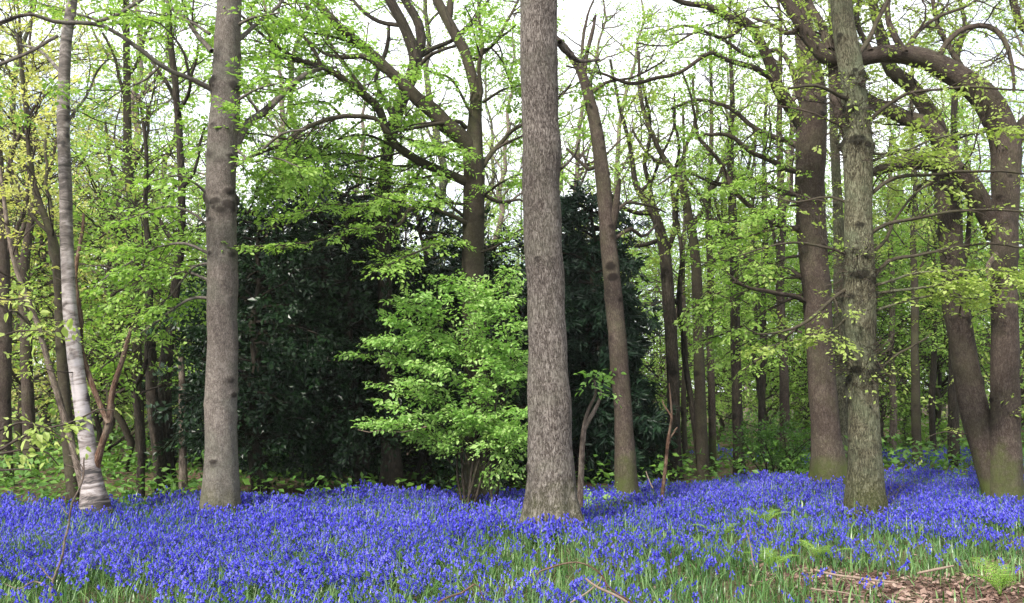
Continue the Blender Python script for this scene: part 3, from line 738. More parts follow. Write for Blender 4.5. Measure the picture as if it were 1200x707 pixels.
t.limb([(546, 150, 6), (535, 142, 5), (520, 144, 5), (500, 148, 4), (470, 152, 3), (455, 160, 2)], dY=-.8, sides=8)
t.limb([(556, 70, 6), (575, 55, 5), (592, 30, 4), (605, 0, 3)], dY=.5, sides=8)
t.limb([(554, 268, 7), (535, 255, 6), (505, 245, 5), (480, 245, 5), (465, 262, 4), (440, 266, 3.5), (405, 270, 3), (360, 285, 2.5), (300, 290, 2), (278, 291, 1.5)], dY=-2.2, sides=8, keep=False)
t.grow(l2=3.0, len2=(.6, 1.9), l3=5.5, len3=(.3, .8), spray=5.4, each=13, leaf=.066, flat=.5, up=.1, jit=.18, spread=.13)
P0 = limb_pts([(480, 245, 5), (440, 266, 3.5), (405, 270, 3), (360, 285, 2.5), (300, 290, 2), (278, 291, 1.5)], Yt - 1.1, -1.1)
A = spawn(P0[0][None], P0[1][None], 16, .12, .32, (40, 70), 0, .9, n=4, tmin=.02, jit=.1)
tubes(t.tw, A[0] - t.o, A[1], 3, cap=False); sprays(t.lf, A[0] - t.o, A[1], 9, 9, .05, spread=.09, plane=.85)
for rows in ([(545, 255, 4), (505, 225, 3.5), (450, 212, 3), (400, 205, 2), (350, 215, 1.5)],
             [(546, 240, 4), (515, 235, 3), (470, 235, 2.5), (430, 225, 1.5)],
             [(545, 290, 4), (520, 285, 3), (480, 300, 2.5), (450, 315, 1.5)],
             [(500, 193, 4), (460, 195, 3), (410, 180, 2.5), (360, 185, 2), (300, 205, 1.5)],
             [(470, 175, 4), (430, 160, 3), (390, 165, 2.5), (340, 200, 2), (290, 240, 1.5)],
             [(430, 138, 3), (400, 160, 2.5), (360, 190, 2), (320, 225, 1.5)],
             [(560, 150, 4), (530, 95, 3), (510, 85, 2), (485, 75, 1.5)],
             [(520, 203, 4), (480, 215, 3), (430, 240, 2.5), (385, 240, 2), (350, 250, 1.5)],
             [(548, 200, 4), (510, 180, 3), (470, 200, 2.5), (425, 195, 2), (385, 212, 1.5)],
             [(350, 155, 4), (330, 185, 3), (305, 215, 2.5), (290, 250, 1.5)],
             [(400, 137, 4), (380, 120, 3), (340, 125, 2.5), (300, 140, 1.5)],
             [(455, 160, 4), (490, 165, 3), (520, 172, 2), (545, 180, 1.5)],
             [(390, 85, 4), (350, 95, 3), (315, 90, 2.5), (290, 105, 1.5)],
             [(430, 62, 4), (400, 45, 3), (350, 35, 2.5), (310, 20, 1.5)],
             [(552, 300, 4), (580, 290, 3), (610, 270, 2), (640, 262, 1.5)],
             [(566, 120, 4), (590, 105, 3), (612, 100, 2), (640, 90, 1.5)],
             [(566, 60, 4), (585, 45, 3), (605, 30, 2)],
             [(566, 230, 4), (585, 215, 3), (610, 205, 2), (640, 200, 1.5)]):
    t.bough(rows, dY=rng.uniform(-2.0, -.4), leaf=.062, side=9, len_=(.25, .7), spray=9, each=10)
t.done(LEAF_BEECH)

# bright bush round the foot of the beech
Yb = Yt - .75
root = thing('beech_bush', 'bright green leafy bush glowing in front of the dark evergreens beside the straight grey trunk', 'bush', (*at(560, 575, Yb)[:2], float(gh(*at(560, 575, Yb)[:2]))))
o_ = np.array(root.location)
tw, lf, st = Buf(), Buf(), Buf()
gz = float(gh(o_[0], o_[1]))
for k in range(9):
    a = rng.uniform(-.25, .25); tp = at(rng.uniform(535, 600), rng.uniform(320, 440), Yb + rng.uniform(-.4, .5))
    p = np.array((o_[0] + a, o_[1] + rng.uniform(-.2, .2), gz - .1))
    S = spline(np.array([p, p * .6 + tp * .4 + rng.normal(0, .1, 3), tp]), 16)
    tubes(st, (S - o_)[None], np.linspace(.022, .006, 16)[None], 6)
link('stems', st.mesh('stems', BARK_DARK), root)
LIM = [(430, 405, 500), (455, 372, 520), (470, 350, 540), (440, 395, 520), (438, 492, 520), (450, 470, 520), (470, 440, 530), (480, 420, 530), (490, 360, 545),
       (500, 390, 550), (520, 335, 560), (545, 325, 565), (570, 340, 570), (590, 350, 580), (605, 370, 580), (612, 400, 590), (615, 440, 590), (618, 480, 595), (612, 510, 590),
       (600, 540, 590), (580, 552, 580), (480, 505, 530), (495, 480, 530), (510, 460, 545), (505, 430, 545), (530, 400, 555), (555, 380, 565), (575, 400, 570), (590, 430, 580),
       (570, 450, 570), (545, 440, 560), (530, 470, 555), (550, 490, 565), (580, 480, 575), (595, 500, 585), (570, 520, 575), (525, 505, 550), (510, 520, 545), (545, 360, 560), (600, 325, 585)]
for k in range(92):
    u1, v1, u0 = LIM[k % len(LIM)] if k < 2 * len(LIM) else (rng.uniform(500, 612), rng.uniform(345, 545), 565)
    if k >= len(LIM): u1 += rng.normal(0, 9); v1 += rng.normal(0, 10)
    y1 = Yb + rng.uniform(-1.0, .25)
    tip = at(u1, v1, y1); st0 = at(u0, min(545, v1 + rng.uniform(20, 70)), Yb + rng.uniform(-.2, .2))
    midp = st0 * .45 + tip * .55 + np.array((0, 0, .10))
    S = spline(np.array([st0, midp, tip]), 9)
    tubes(tw, (S - o_)[None], np.linspace(.007, .002, 9)[None], 3, cap=False)
    A = spawn((S)[None], np.full((1, 9), .004), 11, .1, .32, (35, 65), 0, .85, n=4, tmin=.25, jit=.1, trop=-.04)
    tubes(tw, A[0] - o_, A[1], 3, cap=False)
    sprays(lf, A[0] - o_, A[1], 7, 7, .062, spread=.1, plane=.72, droop=-.2, fine=True)
    sprays(lf, (S - o_)[None], np.full((1, 9), .003), 9, 7, .062, spread=.1, plane=.72, tmin=.4, droop=-.2, fine=True)
tag(link('twigs', tw.mesh('twigs', TWIG, co=False), root), kind='stuff')
link('foliage', lf.mesh('foliage', LEAF_BUSH, smooth_shade=False, co=False), root)
P_, R_ = limb_pts([(500, 500, 1.6), (470, 508, 1.5), (446, 506, 1.3), (436, 508, 1), (420, 504, .8)], Yb - .5, -.2)
b = Buf(); tubes(b, P_[None] - o_, R_[None], 5); link('dead_twig', b.mesh('dead_twig', DEADWOOD), root)

# dark tree standing in the evergreens
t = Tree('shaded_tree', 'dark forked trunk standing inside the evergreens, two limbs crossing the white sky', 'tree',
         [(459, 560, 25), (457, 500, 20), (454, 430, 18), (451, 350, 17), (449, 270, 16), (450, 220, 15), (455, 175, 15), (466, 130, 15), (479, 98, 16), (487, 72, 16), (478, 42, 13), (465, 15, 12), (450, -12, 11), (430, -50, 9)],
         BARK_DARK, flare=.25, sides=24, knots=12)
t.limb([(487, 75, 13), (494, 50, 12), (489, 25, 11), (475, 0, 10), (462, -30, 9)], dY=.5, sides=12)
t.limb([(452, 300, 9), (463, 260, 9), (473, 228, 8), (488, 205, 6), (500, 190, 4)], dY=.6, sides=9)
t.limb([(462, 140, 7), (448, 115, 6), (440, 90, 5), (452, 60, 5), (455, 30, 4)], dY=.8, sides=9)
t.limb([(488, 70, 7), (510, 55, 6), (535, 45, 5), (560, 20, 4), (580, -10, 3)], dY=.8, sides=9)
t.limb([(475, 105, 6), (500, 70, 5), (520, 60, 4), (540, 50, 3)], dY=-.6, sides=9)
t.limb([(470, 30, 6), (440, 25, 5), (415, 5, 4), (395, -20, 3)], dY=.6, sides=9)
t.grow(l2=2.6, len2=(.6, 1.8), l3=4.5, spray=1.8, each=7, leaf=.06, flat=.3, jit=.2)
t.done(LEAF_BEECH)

# leaning knobbly tree right of the middle trunk
t = Tree('leaning_tree', 'knobbly brown trunk with a broken stub, curving towards the straight grey trunk at its top', 'tree',
         [(734, 568, 26), (732, 520, 22), (729, 470, 21), (725, 420, 21), (720, 360, 21), (716, 310, 20), (711, 260, 19), (706, 200, 17), (698, 150, 15), (689, 108, 12.5), (681, 84, 11), (672, 70, 9), (660, 54, 8), (648, 42, 6)],
         BARK_BROWN, flare=.2, knots=50, sides=32, res=.045)
t.limb([(717, 268, 10), (721, 245, 9), (725, 225, 7), (728, 210, 4)], dY=-.2, sides=10, keep=False, name='stub')
t.limb([(686, 98, 5), (689, 70, 5), (692, 48, 5), (697, 18, 3)], dY=.1, sides=8)
t.limb([(682, 85, 4), (683, 50, 4), (688, 20, 3), (700, -5, 2)], dY=.3, sides=8)
t.limb([(690, 110, 5), (712, 95, 4), (745, 90, 3), (780, 70, 2)], dY=.5, sides=8)
t.limb([(704, 190, 6), (690, 200, 5), (678, 190, 4), (665, 175, 3)], dY=.5, sides=8)
t.limb([(712, 262, 5), (735, 235, 4), (755, 240, 3), (780, 250, 2)], dY=.8, sides=8)
t.limb([(719, 280, 6), (740, 270, 5), (755, 278, 4), (768, 265, 3)], dY=.7, sides=8)
t.grow(l2=3.2, len2=(.4, 1.3), l3=5.5, spray=2.4, each=6, leaf=.06, flat=.3, jit=.22)
P, Rd = spawn(t.P[:, :60], t.R[:, :60], 0, .05, .16, (70, 110), 0, .6, n=4, tmin=.1, jit=.2, count=46)
tubes(t.tw, P - t.o, np.maximum(Rd, .008), 5, cap=False)
t.done(LEAF_OAK)
# ------------------------------------------------------------------ slimmer trees one can tell apart
SLIM = [
 # name, label, points, bark, limbs, leaf material, grow settings, extra height
 ('slender_tree', 'dark slender trunk rising close behind the white birch and bending away from it',
  [(84, 562, 14), (79, 500, 14), (74, 440, 13), (71, 380, 13), (69, 335, 12), (64, 290, 10), (54, 258, 8), (41, 222, 7), (33, 170, 5), (28, 110, 4), (20, 40, 3)], BARK_BEECH, 12.6,
  [[(68, 325, 6), (60, 260, 5), (52, 200, 4), (58, 150, 3)], [(60, 275, 5), (40, 255, 4), (20, 215, 3), (8, 160, 2)]], LEAF_YELLOW, 0),
 ('leaning_sapling', 'thin pale trunk leaning steeply towards the foot of the birch',
  [(96, 570, 7), (84, 520, 7), (70, 470, 7), (58, 430, 7), (44, 380, 6), (28, 340, 6), (16, 305, 5), (8, 260, 5), (2, 210, 4), (-6, 150, 3)], BARK_PALE, 11.9,
  [[(50, 395, 4), (30, 370, 3), (10, 365, 2)]], LEAF_YELLOW, 0),
 ('young_tree', 'brown trunk at the very edge of the view beside the trailing lime green leaves',
  [(2, 560, 22), (3, 500, 20), (4, 430, 18), (5, 360, 17), (3, 300, 16), (-1, 240, 14), (-4, 160, 12), (-10, 60, 10)], BARK_BROWN, 15.5,
  [[(6, 300, 6), (25, 260, 5), (30, 220, 4), (40, 170, 3)], [(2, 220, 6), (15, 180, 5), (30, 140, 4), (60, 100, 3)]], LEAF_YELLOW, 3),
 ('young_tree', 'pale brown trunk between the edge trunk and the birch, forking at mid height',
  [(36, 548, 15), (33, 480, 14), (31, 420, 13), (30, 360, 13), (28, 320, 12), (33, 280, 9), (38, 240, 7), (36, 180, 6), (28, 100, 5), (22, 20, 3)], BARK_BROWN, 17,
  [[(29, 325, 8), (20, 290, 7), (24, 250, 5), (15, 200, 4), (18, 140, 3)], [(37, 235, 5), (55, 200, 4), (70, 150, 3)]], LEAF_YELLOW, 2),
 ('young_tree', 'slim ivy flecked trunk reaching high between the birch and the knotty grey trunk',
  [(166, 548, 11), (163, 480, 11), (160, 400, 11), (159, 320, 11), (155, 250, 10), (150, 190, 10), (149, 120, 9), (148, 50, 8), (147, -40, 7)], BARK_BEECH, 18,
  [[(158, 300, 6), (140, 240, 5), (128, 190, 4), (125, 140, 3)], [(152, 215, 5), (165, 180, 4), (175, 130, 3)], [(159, 310, 6), (180, 280, 5), (195, 230, 4), (212, 210, 3)], [(149, 120, 5), (140, 80, 4), (120, 40, 3)], [(149, 90, 5), (165, 55, 4), (185, 20, 3)]], LEAF_FAR, 3),
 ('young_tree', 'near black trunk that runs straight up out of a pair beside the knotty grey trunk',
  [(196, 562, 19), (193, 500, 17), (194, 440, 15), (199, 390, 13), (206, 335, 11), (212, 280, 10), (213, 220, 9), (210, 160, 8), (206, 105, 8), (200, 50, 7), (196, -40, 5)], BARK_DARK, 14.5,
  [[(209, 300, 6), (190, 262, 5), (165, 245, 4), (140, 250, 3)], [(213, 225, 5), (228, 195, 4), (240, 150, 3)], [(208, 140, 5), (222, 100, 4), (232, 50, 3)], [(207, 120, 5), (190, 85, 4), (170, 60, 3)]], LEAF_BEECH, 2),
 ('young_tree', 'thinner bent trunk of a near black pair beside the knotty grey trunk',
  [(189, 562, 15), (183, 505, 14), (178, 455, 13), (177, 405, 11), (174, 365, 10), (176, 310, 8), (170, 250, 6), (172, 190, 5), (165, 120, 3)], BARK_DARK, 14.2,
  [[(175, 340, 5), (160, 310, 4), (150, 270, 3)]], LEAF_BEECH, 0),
 ('dead_stump', 'thin pale brown broken trunk next to the dark pair of trunks',
  [(215, 574, 10), (214, 520, 8.5), (214, 460, 8), (212, 418, 6)], BARK_PALE, 13.6, [], None, 0),
 ('slender_tree', 'thin twisted dark stem between the rusty fork and the dark pair of trunks',
  [(164, 568, 9), (166, 520, 8), (161, 480, 8), (157, 455, 7), (164, 443, 6), (171, 425, 5), (172, 400, 4), (180, 360, 3)], BARK_DARK, 13.8,
  [[(158, 462, 4), (140, 440, 3), (130, 410, 2)]], LEAF_BEECH, 0),
 ('crooked_tree', 'dark crooked tree with spreading bare forks just beyond the curving knobbly trunk',
  [(790, 522, 16), (789, 450, 15), (786, 390, 15), (782, 330, 14), (777, 285, 13), (769, 257, 12), (757, 236, 9), (745, 214, 7), (738, 170, 5), (725, 120, 4), (715, 70, 3)], BARK_DARK, 17.0,
  [[(771, 262, 7), (765, 225, 6), (758, 190, 5), (764, 140, 4), (755, 90, 3)], [(780, 300, 7), (790, 262, 6), (788, 215, 5), (796, 170, 4), (790, 120, 3)], [(765, 250, 6), (735, 245, 5), (712, 225, 4), (690, 230, 3)],
   [(750, 225, 5), (770, 200, 4), (785, 160, 3), (790, 110, 2)], [(775, 280, 6), (745, 290, 5), (720, 282, 4), (690, 292, 3)]], LEAF_OAK, 0),
 ('bowed_tree', 'slim straight trunk bowing over at its top towards the curving knobbly trunk',
  [(824, 545, 14), (821, 480, 13.5), (819, 410, 12.5), (817, 340, 12), (813, 285, 11), (804, 238, 10), (795, 210, 9), (780, 188, 7), (768, 166, 6), (752, 120, 5), (748, 60, 3)], BARK_BEECH, None,
  [[(797, 215, 6), (800, 180, 5), (815, 140, 4), (812, 90, 3)], [(785, 193, 5), (765, 185, 4), (740, 150, 3)], [(810, 265, 6), (830, 230, 5), (850, 190, 4), (862, 150, 3)], [(815, 320, 5), (840, 300, 4), (860, 270, 3)]], LEAF_OAK, 0),
 ('slender_tree', 'thin dark stem leaning between the crooked tree and the slim bowing trunk',
  [(817, 520, 8), (810, 470, 7.5), (803, 425, 7), (801, 390, 6.5), (796, 350, 6), (799, 300, 5), (793, 250, 4), (797, 200, 3)], BARK_DARK, 17.4,
  [[(798, 365, 3), (785, 340, 2.5), (780, 310, 2)]], LEAF_OAK, 0),
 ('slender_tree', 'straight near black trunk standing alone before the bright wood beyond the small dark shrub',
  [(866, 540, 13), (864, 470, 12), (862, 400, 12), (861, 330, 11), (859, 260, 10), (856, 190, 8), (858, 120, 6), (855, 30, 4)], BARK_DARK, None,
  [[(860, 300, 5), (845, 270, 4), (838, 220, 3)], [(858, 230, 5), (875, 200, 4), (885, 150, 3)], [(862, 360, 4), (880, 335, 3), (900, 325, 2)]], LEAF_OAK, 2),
 ('slender_tree', 'pale thin trunk close behind the thick brown mossy footed trunk',
  [(987, 548, 17), (985, 480, 16), (985, 420, 15), (984, 350, 14), (983, 280, 12), (980, 200, 11), (976, 120, 9), (975, 30, 7)], BARK_OAK, 17.5,
  [[(984, 300, 5), (1000, 260, 4), (1010, 210, 3)]], LEAF_OAK, 2),
 ('slender_tree', 'thin straight stem in the gap between the oak and the twin stemmed tree',
  [(1075, 540, 11), (1073, 470, 10), (1072, 400, 9), (1072, 340, 8), (1070, 280, 7), (1073, 220, 6), (1068, 150, 5), (1070, 60, 4)], BARK_BEECH, 19,
  [[(1072, 330, 4), (1085, 300, 3), (1095, 250, 2)]], LEAF_BEECH, 0),
 ('slender_tree', 'dark trunk in the shade just beside the leaning stem of the twin stemmed tree',
  [(1118, 530, 13), (1117, 470, 12), (1118, 400, 12), (1120, 300, 11), (1118, 200, 9), (1120, 80, 7)], BARK_DARK, 19, [], LEAF_BEECH, 2),
 ('slender_tree', 'brown trunk faintly seen between the slim bowing trunk and the near black one',
  [(835, 530, 9), (834, 460, 8.5), (832, 400, 8), (833, 330, 8), (830, 250, 7), (834, 150, 5), (832, 40, 3)], BARK_BROWN, 18.5, [[(832, 300, 4), (845, 250, 3), (850, 190, 2)]], LEAF_FAR, 0),
 ('slender_tree', 'grey brown trunk half hidden by leaves, next to the thick mossy footed trunk',
  [(920, 530, 11), (919, 460, 11), (917, 400, 10), (914, 330, 10), (916, 250, 9), (913, 150, 7), (915, 30, 4)], BARK_BROWN, 19, [[(915, 300, 5), (900, 260, 4), (895, 200, 3)], [(915, 260, 5), (930, 200, 4), (925, 130, 3)]], LEAF_FAR, 2),
 ('slender_tree', 'hair thin grey stem between the crooked tree and the leaning dark stem',
  [(803, 530, 6), (801, 470, 6), (803, 400, 5.5), (800, 320, 5), (803, 230, 4), (800, 120, 3)], BARK_BEECH, 20, [], LEAF_FAR, 0),
 ('slender_tree', 'dark double stem far back between the near black trunk and the mossy footed one',
  [(893, 530, 9), (893, 470, 8.5), (895, 410, 8), (893, 350, 8), (897, 290, 7), (895, 200, 5), (899, 90, 3)], BARK_DARK, 21, [[(893, 480, 6), (884, 400, 5.5), (886, 320, 5), (882, 240, 4), (884, 150, 3)]], LEAF_FAR, 0),
 ('slender_tree', 'pale grey stem just past the oak, seen under the long thin side branches',
  [(1046, 530, 8), (1047, 470, 8), (1044, 410, 7.5), (1046, 340, 7), (1042, 260, 6), (1044, 160, 4)], BARK_PALE, 21, [], LEAF_FAR, 0),
 ('slender_tree', 'thin dark stem before the bright leaves beside the leaning half of the twin stems',
  [(1094, 530, 7), (1092, 470, 7), (1095, 400, 6.5), (1093, 330, 6), (1097, 240, 5), (1094, 140, 3)], BARK_DARK, 21, [], LEAF_FAR, 0),
]
for name, label, pts, bark, Yq, limbs, lm, above in SLIM:
    if Yq is None: Yq = min(17.2, base_Y(pts[0][1]))
    t = Tree(name, label, 'stump' if 'stump' in name else 'tree', pts, bark, Y=Yq, flare=.22, knots=14, sides=18, above=above, top_r=.02, res=.08)
    for l in limbs: t.limb(l, dY=rng.uniform(-.8, .8), sides=8, wob=.035)
    if lm is not None:
        if above: t.free_limbs(6, 1.2, 2.6, .55, up=.4)
        t.limbs.append((t.P[0, int(.45 * t.P.shape[1]):], t.R[0, int(.45 * t.P.shape[1]):]))
        t.grow(l2=2.6, len2=(.5, 1.7), l3=4.2, spray=4, each=10, leaf=.064, flat=.3, up=.25, jit=.2, spread=.12)
    t.done(lm)

# ------------------------------------------------------------------ evergreens: dark hollies and yews
def evergreen(name, label, u, Y, top_v, wid, mat_, leaf, seed, low=.5, cat_='tree', droop=-.1, dens=1.0, yew=False):
    g0 = at(u, 560, Y); z0 = float(gh(g0[0], Y)); top = at(u, top_v, Y)[2]
    root = thing(name, label, cat_, (g0[0], Y, z0)); o = np.array((g0[0], Y, z0))
    H = top - z0
    st, tw, lf = Buf(), Buf(), Buf()
    n = 14
    S = np.stack([np.cumsum(rng.normal(0, .05, n)), np.cumsum(rng.normal(0, .05, n)), np.linspace(-.15, H * .95, n)], 1); S[0, :2] = 0
    tubes(st, S[None], np.linspace(.13, .02, n)[None], 12, trunk_mod(H, .25, 5, 4, .12))
    link('trunk', st.mesh('trunk', BARK_DARK), root)
    nl = int(95 * dens)
    zt = low + (H - low) * (rng.random(nl) ** 1.0) * .95
    p = np.stack([np.interp(zt, S[:, 2], S[:, 0]), np.interp(zt, S[:, 2], S[:, 1]), zt], 1)
    a = rng.uniform(0, 2 * np.pi, nl)
    f = (zt - low) / (H - low)
    prof = wid * np.minimum(1, .55 + 1.6 * f) * np.sqrt(np.clip(1.04 - f ** 2.2, .05, 1)) * rng.uniform(.55, 1.12, nl)
    d = nrm(np.stack([np.cos(a), np.sin(a), rng.uniform(.05, .45, nl)], 1))
    P, Rd = walk(p, d, prof, np.full(nl, .03), 8, .1, droop * .4)
    tubes(tw, P, Rd, 4, cap=False)
    A = spawn(P, Rd, 5.5, .3, .85, (35, 70), 0, .4, n=5, tmin=.25, jit=.14, trop=droop)
    tubes(tw, A[0], A[1], 3, cap=False)
    if yew:
        sprays(lf, A[0], A[1], 12, 12, leaf, Wr=.26, spread=.10, plane=.6, droop=-.35)
    else:
        sprays(lf, A[0], A[1], 8, 9, leaf, Wr=.55, spread=.14, plane=.35, droop=-.1)
    tag(link('twigs', tw.mesh('twigs', BARK_DARK, co=False), root), kind='stuff')
    link('foliage', lf.mesh('foliage', mat_, smooth_shade=False, co=False), root)
    return root

HOL = [
 ('holly_tree', 'dark evergreen with dense glossy leaves closest behind the knotty grey trunk', 305, 13.9, 235, 1.25, .4, False),
 ('holly_tree', 'tallest dark evergreen, its round glossy top under the beech limbs', 365, 14.8, 165, 1.6, .45, False),
 ('holly_tree', 'dark evergreen close beside the shaded trunk inside the grove', 420, 14.6, 205, 1.35, .5, False),
 ('holly_tree', 'dark evergreen filling the gap between the shaded trunk and the bright bush', 500, 15.8, 225, 1.6, .3, False),
 ('holly_tree', 'dark evergreen directly behind the bright bush and the straight grey trunk', 585, 15.6, 275, 1.4, .2, False),
 ('yew_tree', 'dark blue green yew with drooping feathery sprays behind the curving knobbly trunk', 688, 16.8, 215, 1.15, .3, True),
 ('yew_tree', 'lower dark yew with spreading sprays at the foot of the crooked tree', 735, 16.6, 430, .7, .1, True),
]
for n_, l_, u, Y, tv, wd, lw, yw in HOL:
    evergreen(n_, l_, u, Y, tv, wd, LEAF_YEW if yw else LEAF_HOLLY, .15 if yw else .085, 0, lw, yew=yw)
# a deeper row of evergreens, added to block the light behind the grove
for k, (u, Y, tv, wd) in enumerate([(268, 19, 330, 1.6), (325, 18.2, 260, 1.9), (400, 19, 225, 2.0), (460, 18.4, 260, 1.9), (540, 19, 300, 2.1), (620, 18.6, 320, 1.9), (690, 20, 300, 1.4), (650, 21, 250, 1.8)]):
    r_ = evergreen('holly_tree', 'dark evergreen in the deeper row added to block light behind the front evergreens', u, Y, tv, wd, LEAF_HOLLY, .11, 0, .1, dens=1.0)
    r_['group'] = 'evergreens added in a deeper row to block light'

# ------------------------------------------------------------------ the wood behind: copies of a few trees
def copy_thing(root, loc, rz, sc, label, group):
    r = root.copy(); COL.objects.link(r); r.location = loc; r.rotation_euler = (0, 0, rz); r.scale = (sc,) * 3
    r['label'] = label; r['group'] = group
    for ch in root.children:
        c = ch.copy(); COL.objects.link(c); c.parent = r
    return r

def wood_tree(name, H, nl, llen, r0, bark, lm, leaf, spray, each, tmin, up, flat=.2, trop=.03, wob=.13, ang=(35, 70), l2=3.0, len2=(.6, 1.8), l3=3.0):
    root = thing(name, 'tree', 'tree', (0, 0, 0))
    n = 22
    w = np.cumsum(rng.normal(0, wob, (n, 2)), 0); w -= w[0]
    S = np.stack([w[:, 0], w[:, 1], np.linspace(-.2, H, n)], 1)[None]
    Rr = np.maximum(r0 * np.linspace(1, .12, n) ** .9, .012)[None]
    b = Buf(); tubes(b, S, Rr, 12, trunk_mod(H, .25, 5, 4, r0)); link('trunk', b.mesh('trunk', bark), root)
    P, Rd = spawn(S, Rr, 0, llen * .5, llen, ang, up, flat, n=10, tmin=tmin, jit=.15, trop=trop, taper=.5, rk=.016, count=nl)
    tw, lf = Buf(), Buf(); br = Buf()
    tubes(br, P, Rd, 6, cap=False)
    A = spawn(P, Rd, l2, len2[0], len2[1], up=up * .5, flat=flat, n=6, jit=.18)
    Bq = spawn(*A, l3, .3, .9, up=0, flat=flat, n=4, jit=.18)
    tubes(tw, A[0], A[1], 4, cap=False); tubes(tw, Bq[0], np.maximum(Bq[1], .004), 3, cap=False)
    tag(link('branches', br.mesh('branches', bark), root), kind='stuff')
    tag(link('twigs', tw.mesh('twigs', TWIG, co=False), root), kind='stuff')
    sprays(lf, Bq[0], Bq[1], spray, each, leaf, plane=.7, spread=.2)
    link('foliage', lf.mesh('foliage', lm, smooth_shade=False, co=False), root)
    return root

P_TALL = [wood_tree('woodland_tree', 15, 34, 4.5, .15, BARK_PALE, LEAF_FAR, .085, 2.2, 6, .22, .5),
          wood_tree('woodland_tree', 17, 30, 5.0, .19, BARK_OAK, LEAF_OAK, .085, 1.8, 6, .25, .35),
          wood_tree('woodland_tree', 13, 30, 4.0, .12, BARK_DARK, LEAF_YELLOW, .085, 2.0, 6, .3, .6)]
P_LOW = [wood_tree('hazel_tree', 7.5, 42, 3.0, .07, BARK_BEECH, LEAF_FAR, .085, 3.0, 7, .08, .15, flat=.75, trop=-.01, ang=(50, 85), wob=.1),
         wood_tree('hazel_tree', 6.0, 40, 3.2, .06, BARK_DARK, LEAF_BEECH, .085, 3.0, 7, .06, .1, flat=.8, trop=-.01, ang=(55, 88), wob=.1),
         wood_tree('hazel_tree', 9.0, 44, 3.2, .08, BARK_BROWN, LEAF_YELLOW, .09, 2.6, 6, .12, .15, flat=.6, trop=0, ang=(45, 80), wob=.1)]
ZONE = [
 # kind, prototypes, list of (u, Y), label, group
 (P_LOW[2:], [(-40, 22), (20, 19), (60, 24), (95, 28), (130, 22), (10, 33), (150, 32), (75, 38)], 'pale yellow green bushy tree in the lit wood beyond the birch', 'yellow green trees beyond the birch'),
 (P_LOW[:2], [(205, 20), (235, 24), (180, 27), (110, 19), (150, 18), (255, 31), (50, 29)], 'mid green bushy tree in the wood between the birch and the knotty trunk', 'green bushy trees beyond the knotty trunk'),
 (P_LOW[:2], [(770, 27), (805, 24), (840, 28), (880, 25), (905, 30), (935, 23), (985, 26), (1030, 22), (1060, 28), (1100, 23), (1135, 26), (1165, 20), (1210, 23), (1250, 27), (860, 34), (950, 35), (1050, 36), (1150, 35), (740, 31), (1230, 34), (1290, 30), (745, 34), (845, 36), (1045, 21), (1090, 23)],
  'bright green bushy tree with flat leafy layers in the lit wood beyond the oak', 'bright green bushy trees beyond the oak'),
 (P_TALL, [(-60, 26), (25, 30), (70, 34), (120, 26), (175, 36), (225, 29), (100, 44), (10, 45), (190, 46)], 'tall thin tree with a bare branchy crown in the lit wood beyond the birch', 'tall trees beyond the birch'),
 (P_TALL[:2], [(300, 27), (350, 33), (405, 26), (520, 31), (580, 28), (640, 34), (690, 27), (330, 44), (450, 42), (560, 45), (660, 46)], 'tall tree showing only its branchy crown over the dark evergreens', 'tall trees over the evergreens'),
 (P_TALL[:2], [(735, 34), (850, 38), (935, 31), (1045, 40), (1095, 33), (1150, 38), (1235, 31), (1280, 38), (870, 49), (1000, 48), (1100, 50)], 'tall thin trunked tree deep in the lit wood beyond the oak', 'tall trees beyond the oak'),
]
used = set()
for protos, spots, label, group in ZONE:
    for k, (u, Y) in enumerate(spots):
        src = protos[k % len(protos)]
        x = (u - CU) / FOC * Y
        loc = (float(x), float(Y), float(gh(x, Y)))
        rz, sc_ = rng.uniform(0, 6.28), rng.uniform(.82, 1.18)
        if src.name not in used:
            used.add(src.name); src.location = loc; src.rotation_euler = (0, 0, rz); src['label'] = label; src['group'] = group
        else:
            copy_thing(src, loc, rz, sc_, label, group)

# the far wood: leaf masses and thin stems that read as one mass
tw, lf = Buf(), Buf()
n = 170
x = rng.uniform(-52, 52, n); y = rng.uniform(46, 70, n); h = rng.uniform(9, 15, n)
S = np.stack([np.repeat(x[:, None], 6, 1) + np.cumsum(rng.normal(0, .12, (n, 6)), 1), np.repeat(y[:, None], 6, 1), np.linspace(-.1, 1, 6)[None] * h[:, None]], -1)
tubes(tw, S, np.linspace(1, .2, 6)[None] * rng.uniform(.06, .2, (n, 1)), 5, cap=False)
A = spawn(S, np.full((n, 6), .1), 1.8, 1.5, 4.0, (40, 80), .3, .2, n=5, tmin=.1, jit=.15)
tubes(tw, A[0], np.maximum(A[1], .015), 3, cap=False)
Bq = spawn(*A, 1.4, .6, 1.6, n=4)
kk = rng.random(len(Bq[0])) < np.clip(1.25 - Bq[0][:, 0, 2] / 12, .2, 1)
sprays(lf, Bq[0][kk], Bq[1][kk], 2.0, 6, .2, plane=.6, spread=.35)
b = Buf()
wood = tag(link('far_wood', tw.mesh('far_wood', BARK_BROWN), None), kind='stuff')
fl = link('foliage', lf.mesh('foliage', LEAF_FAR, smooth_shade=False, co=False), wood)

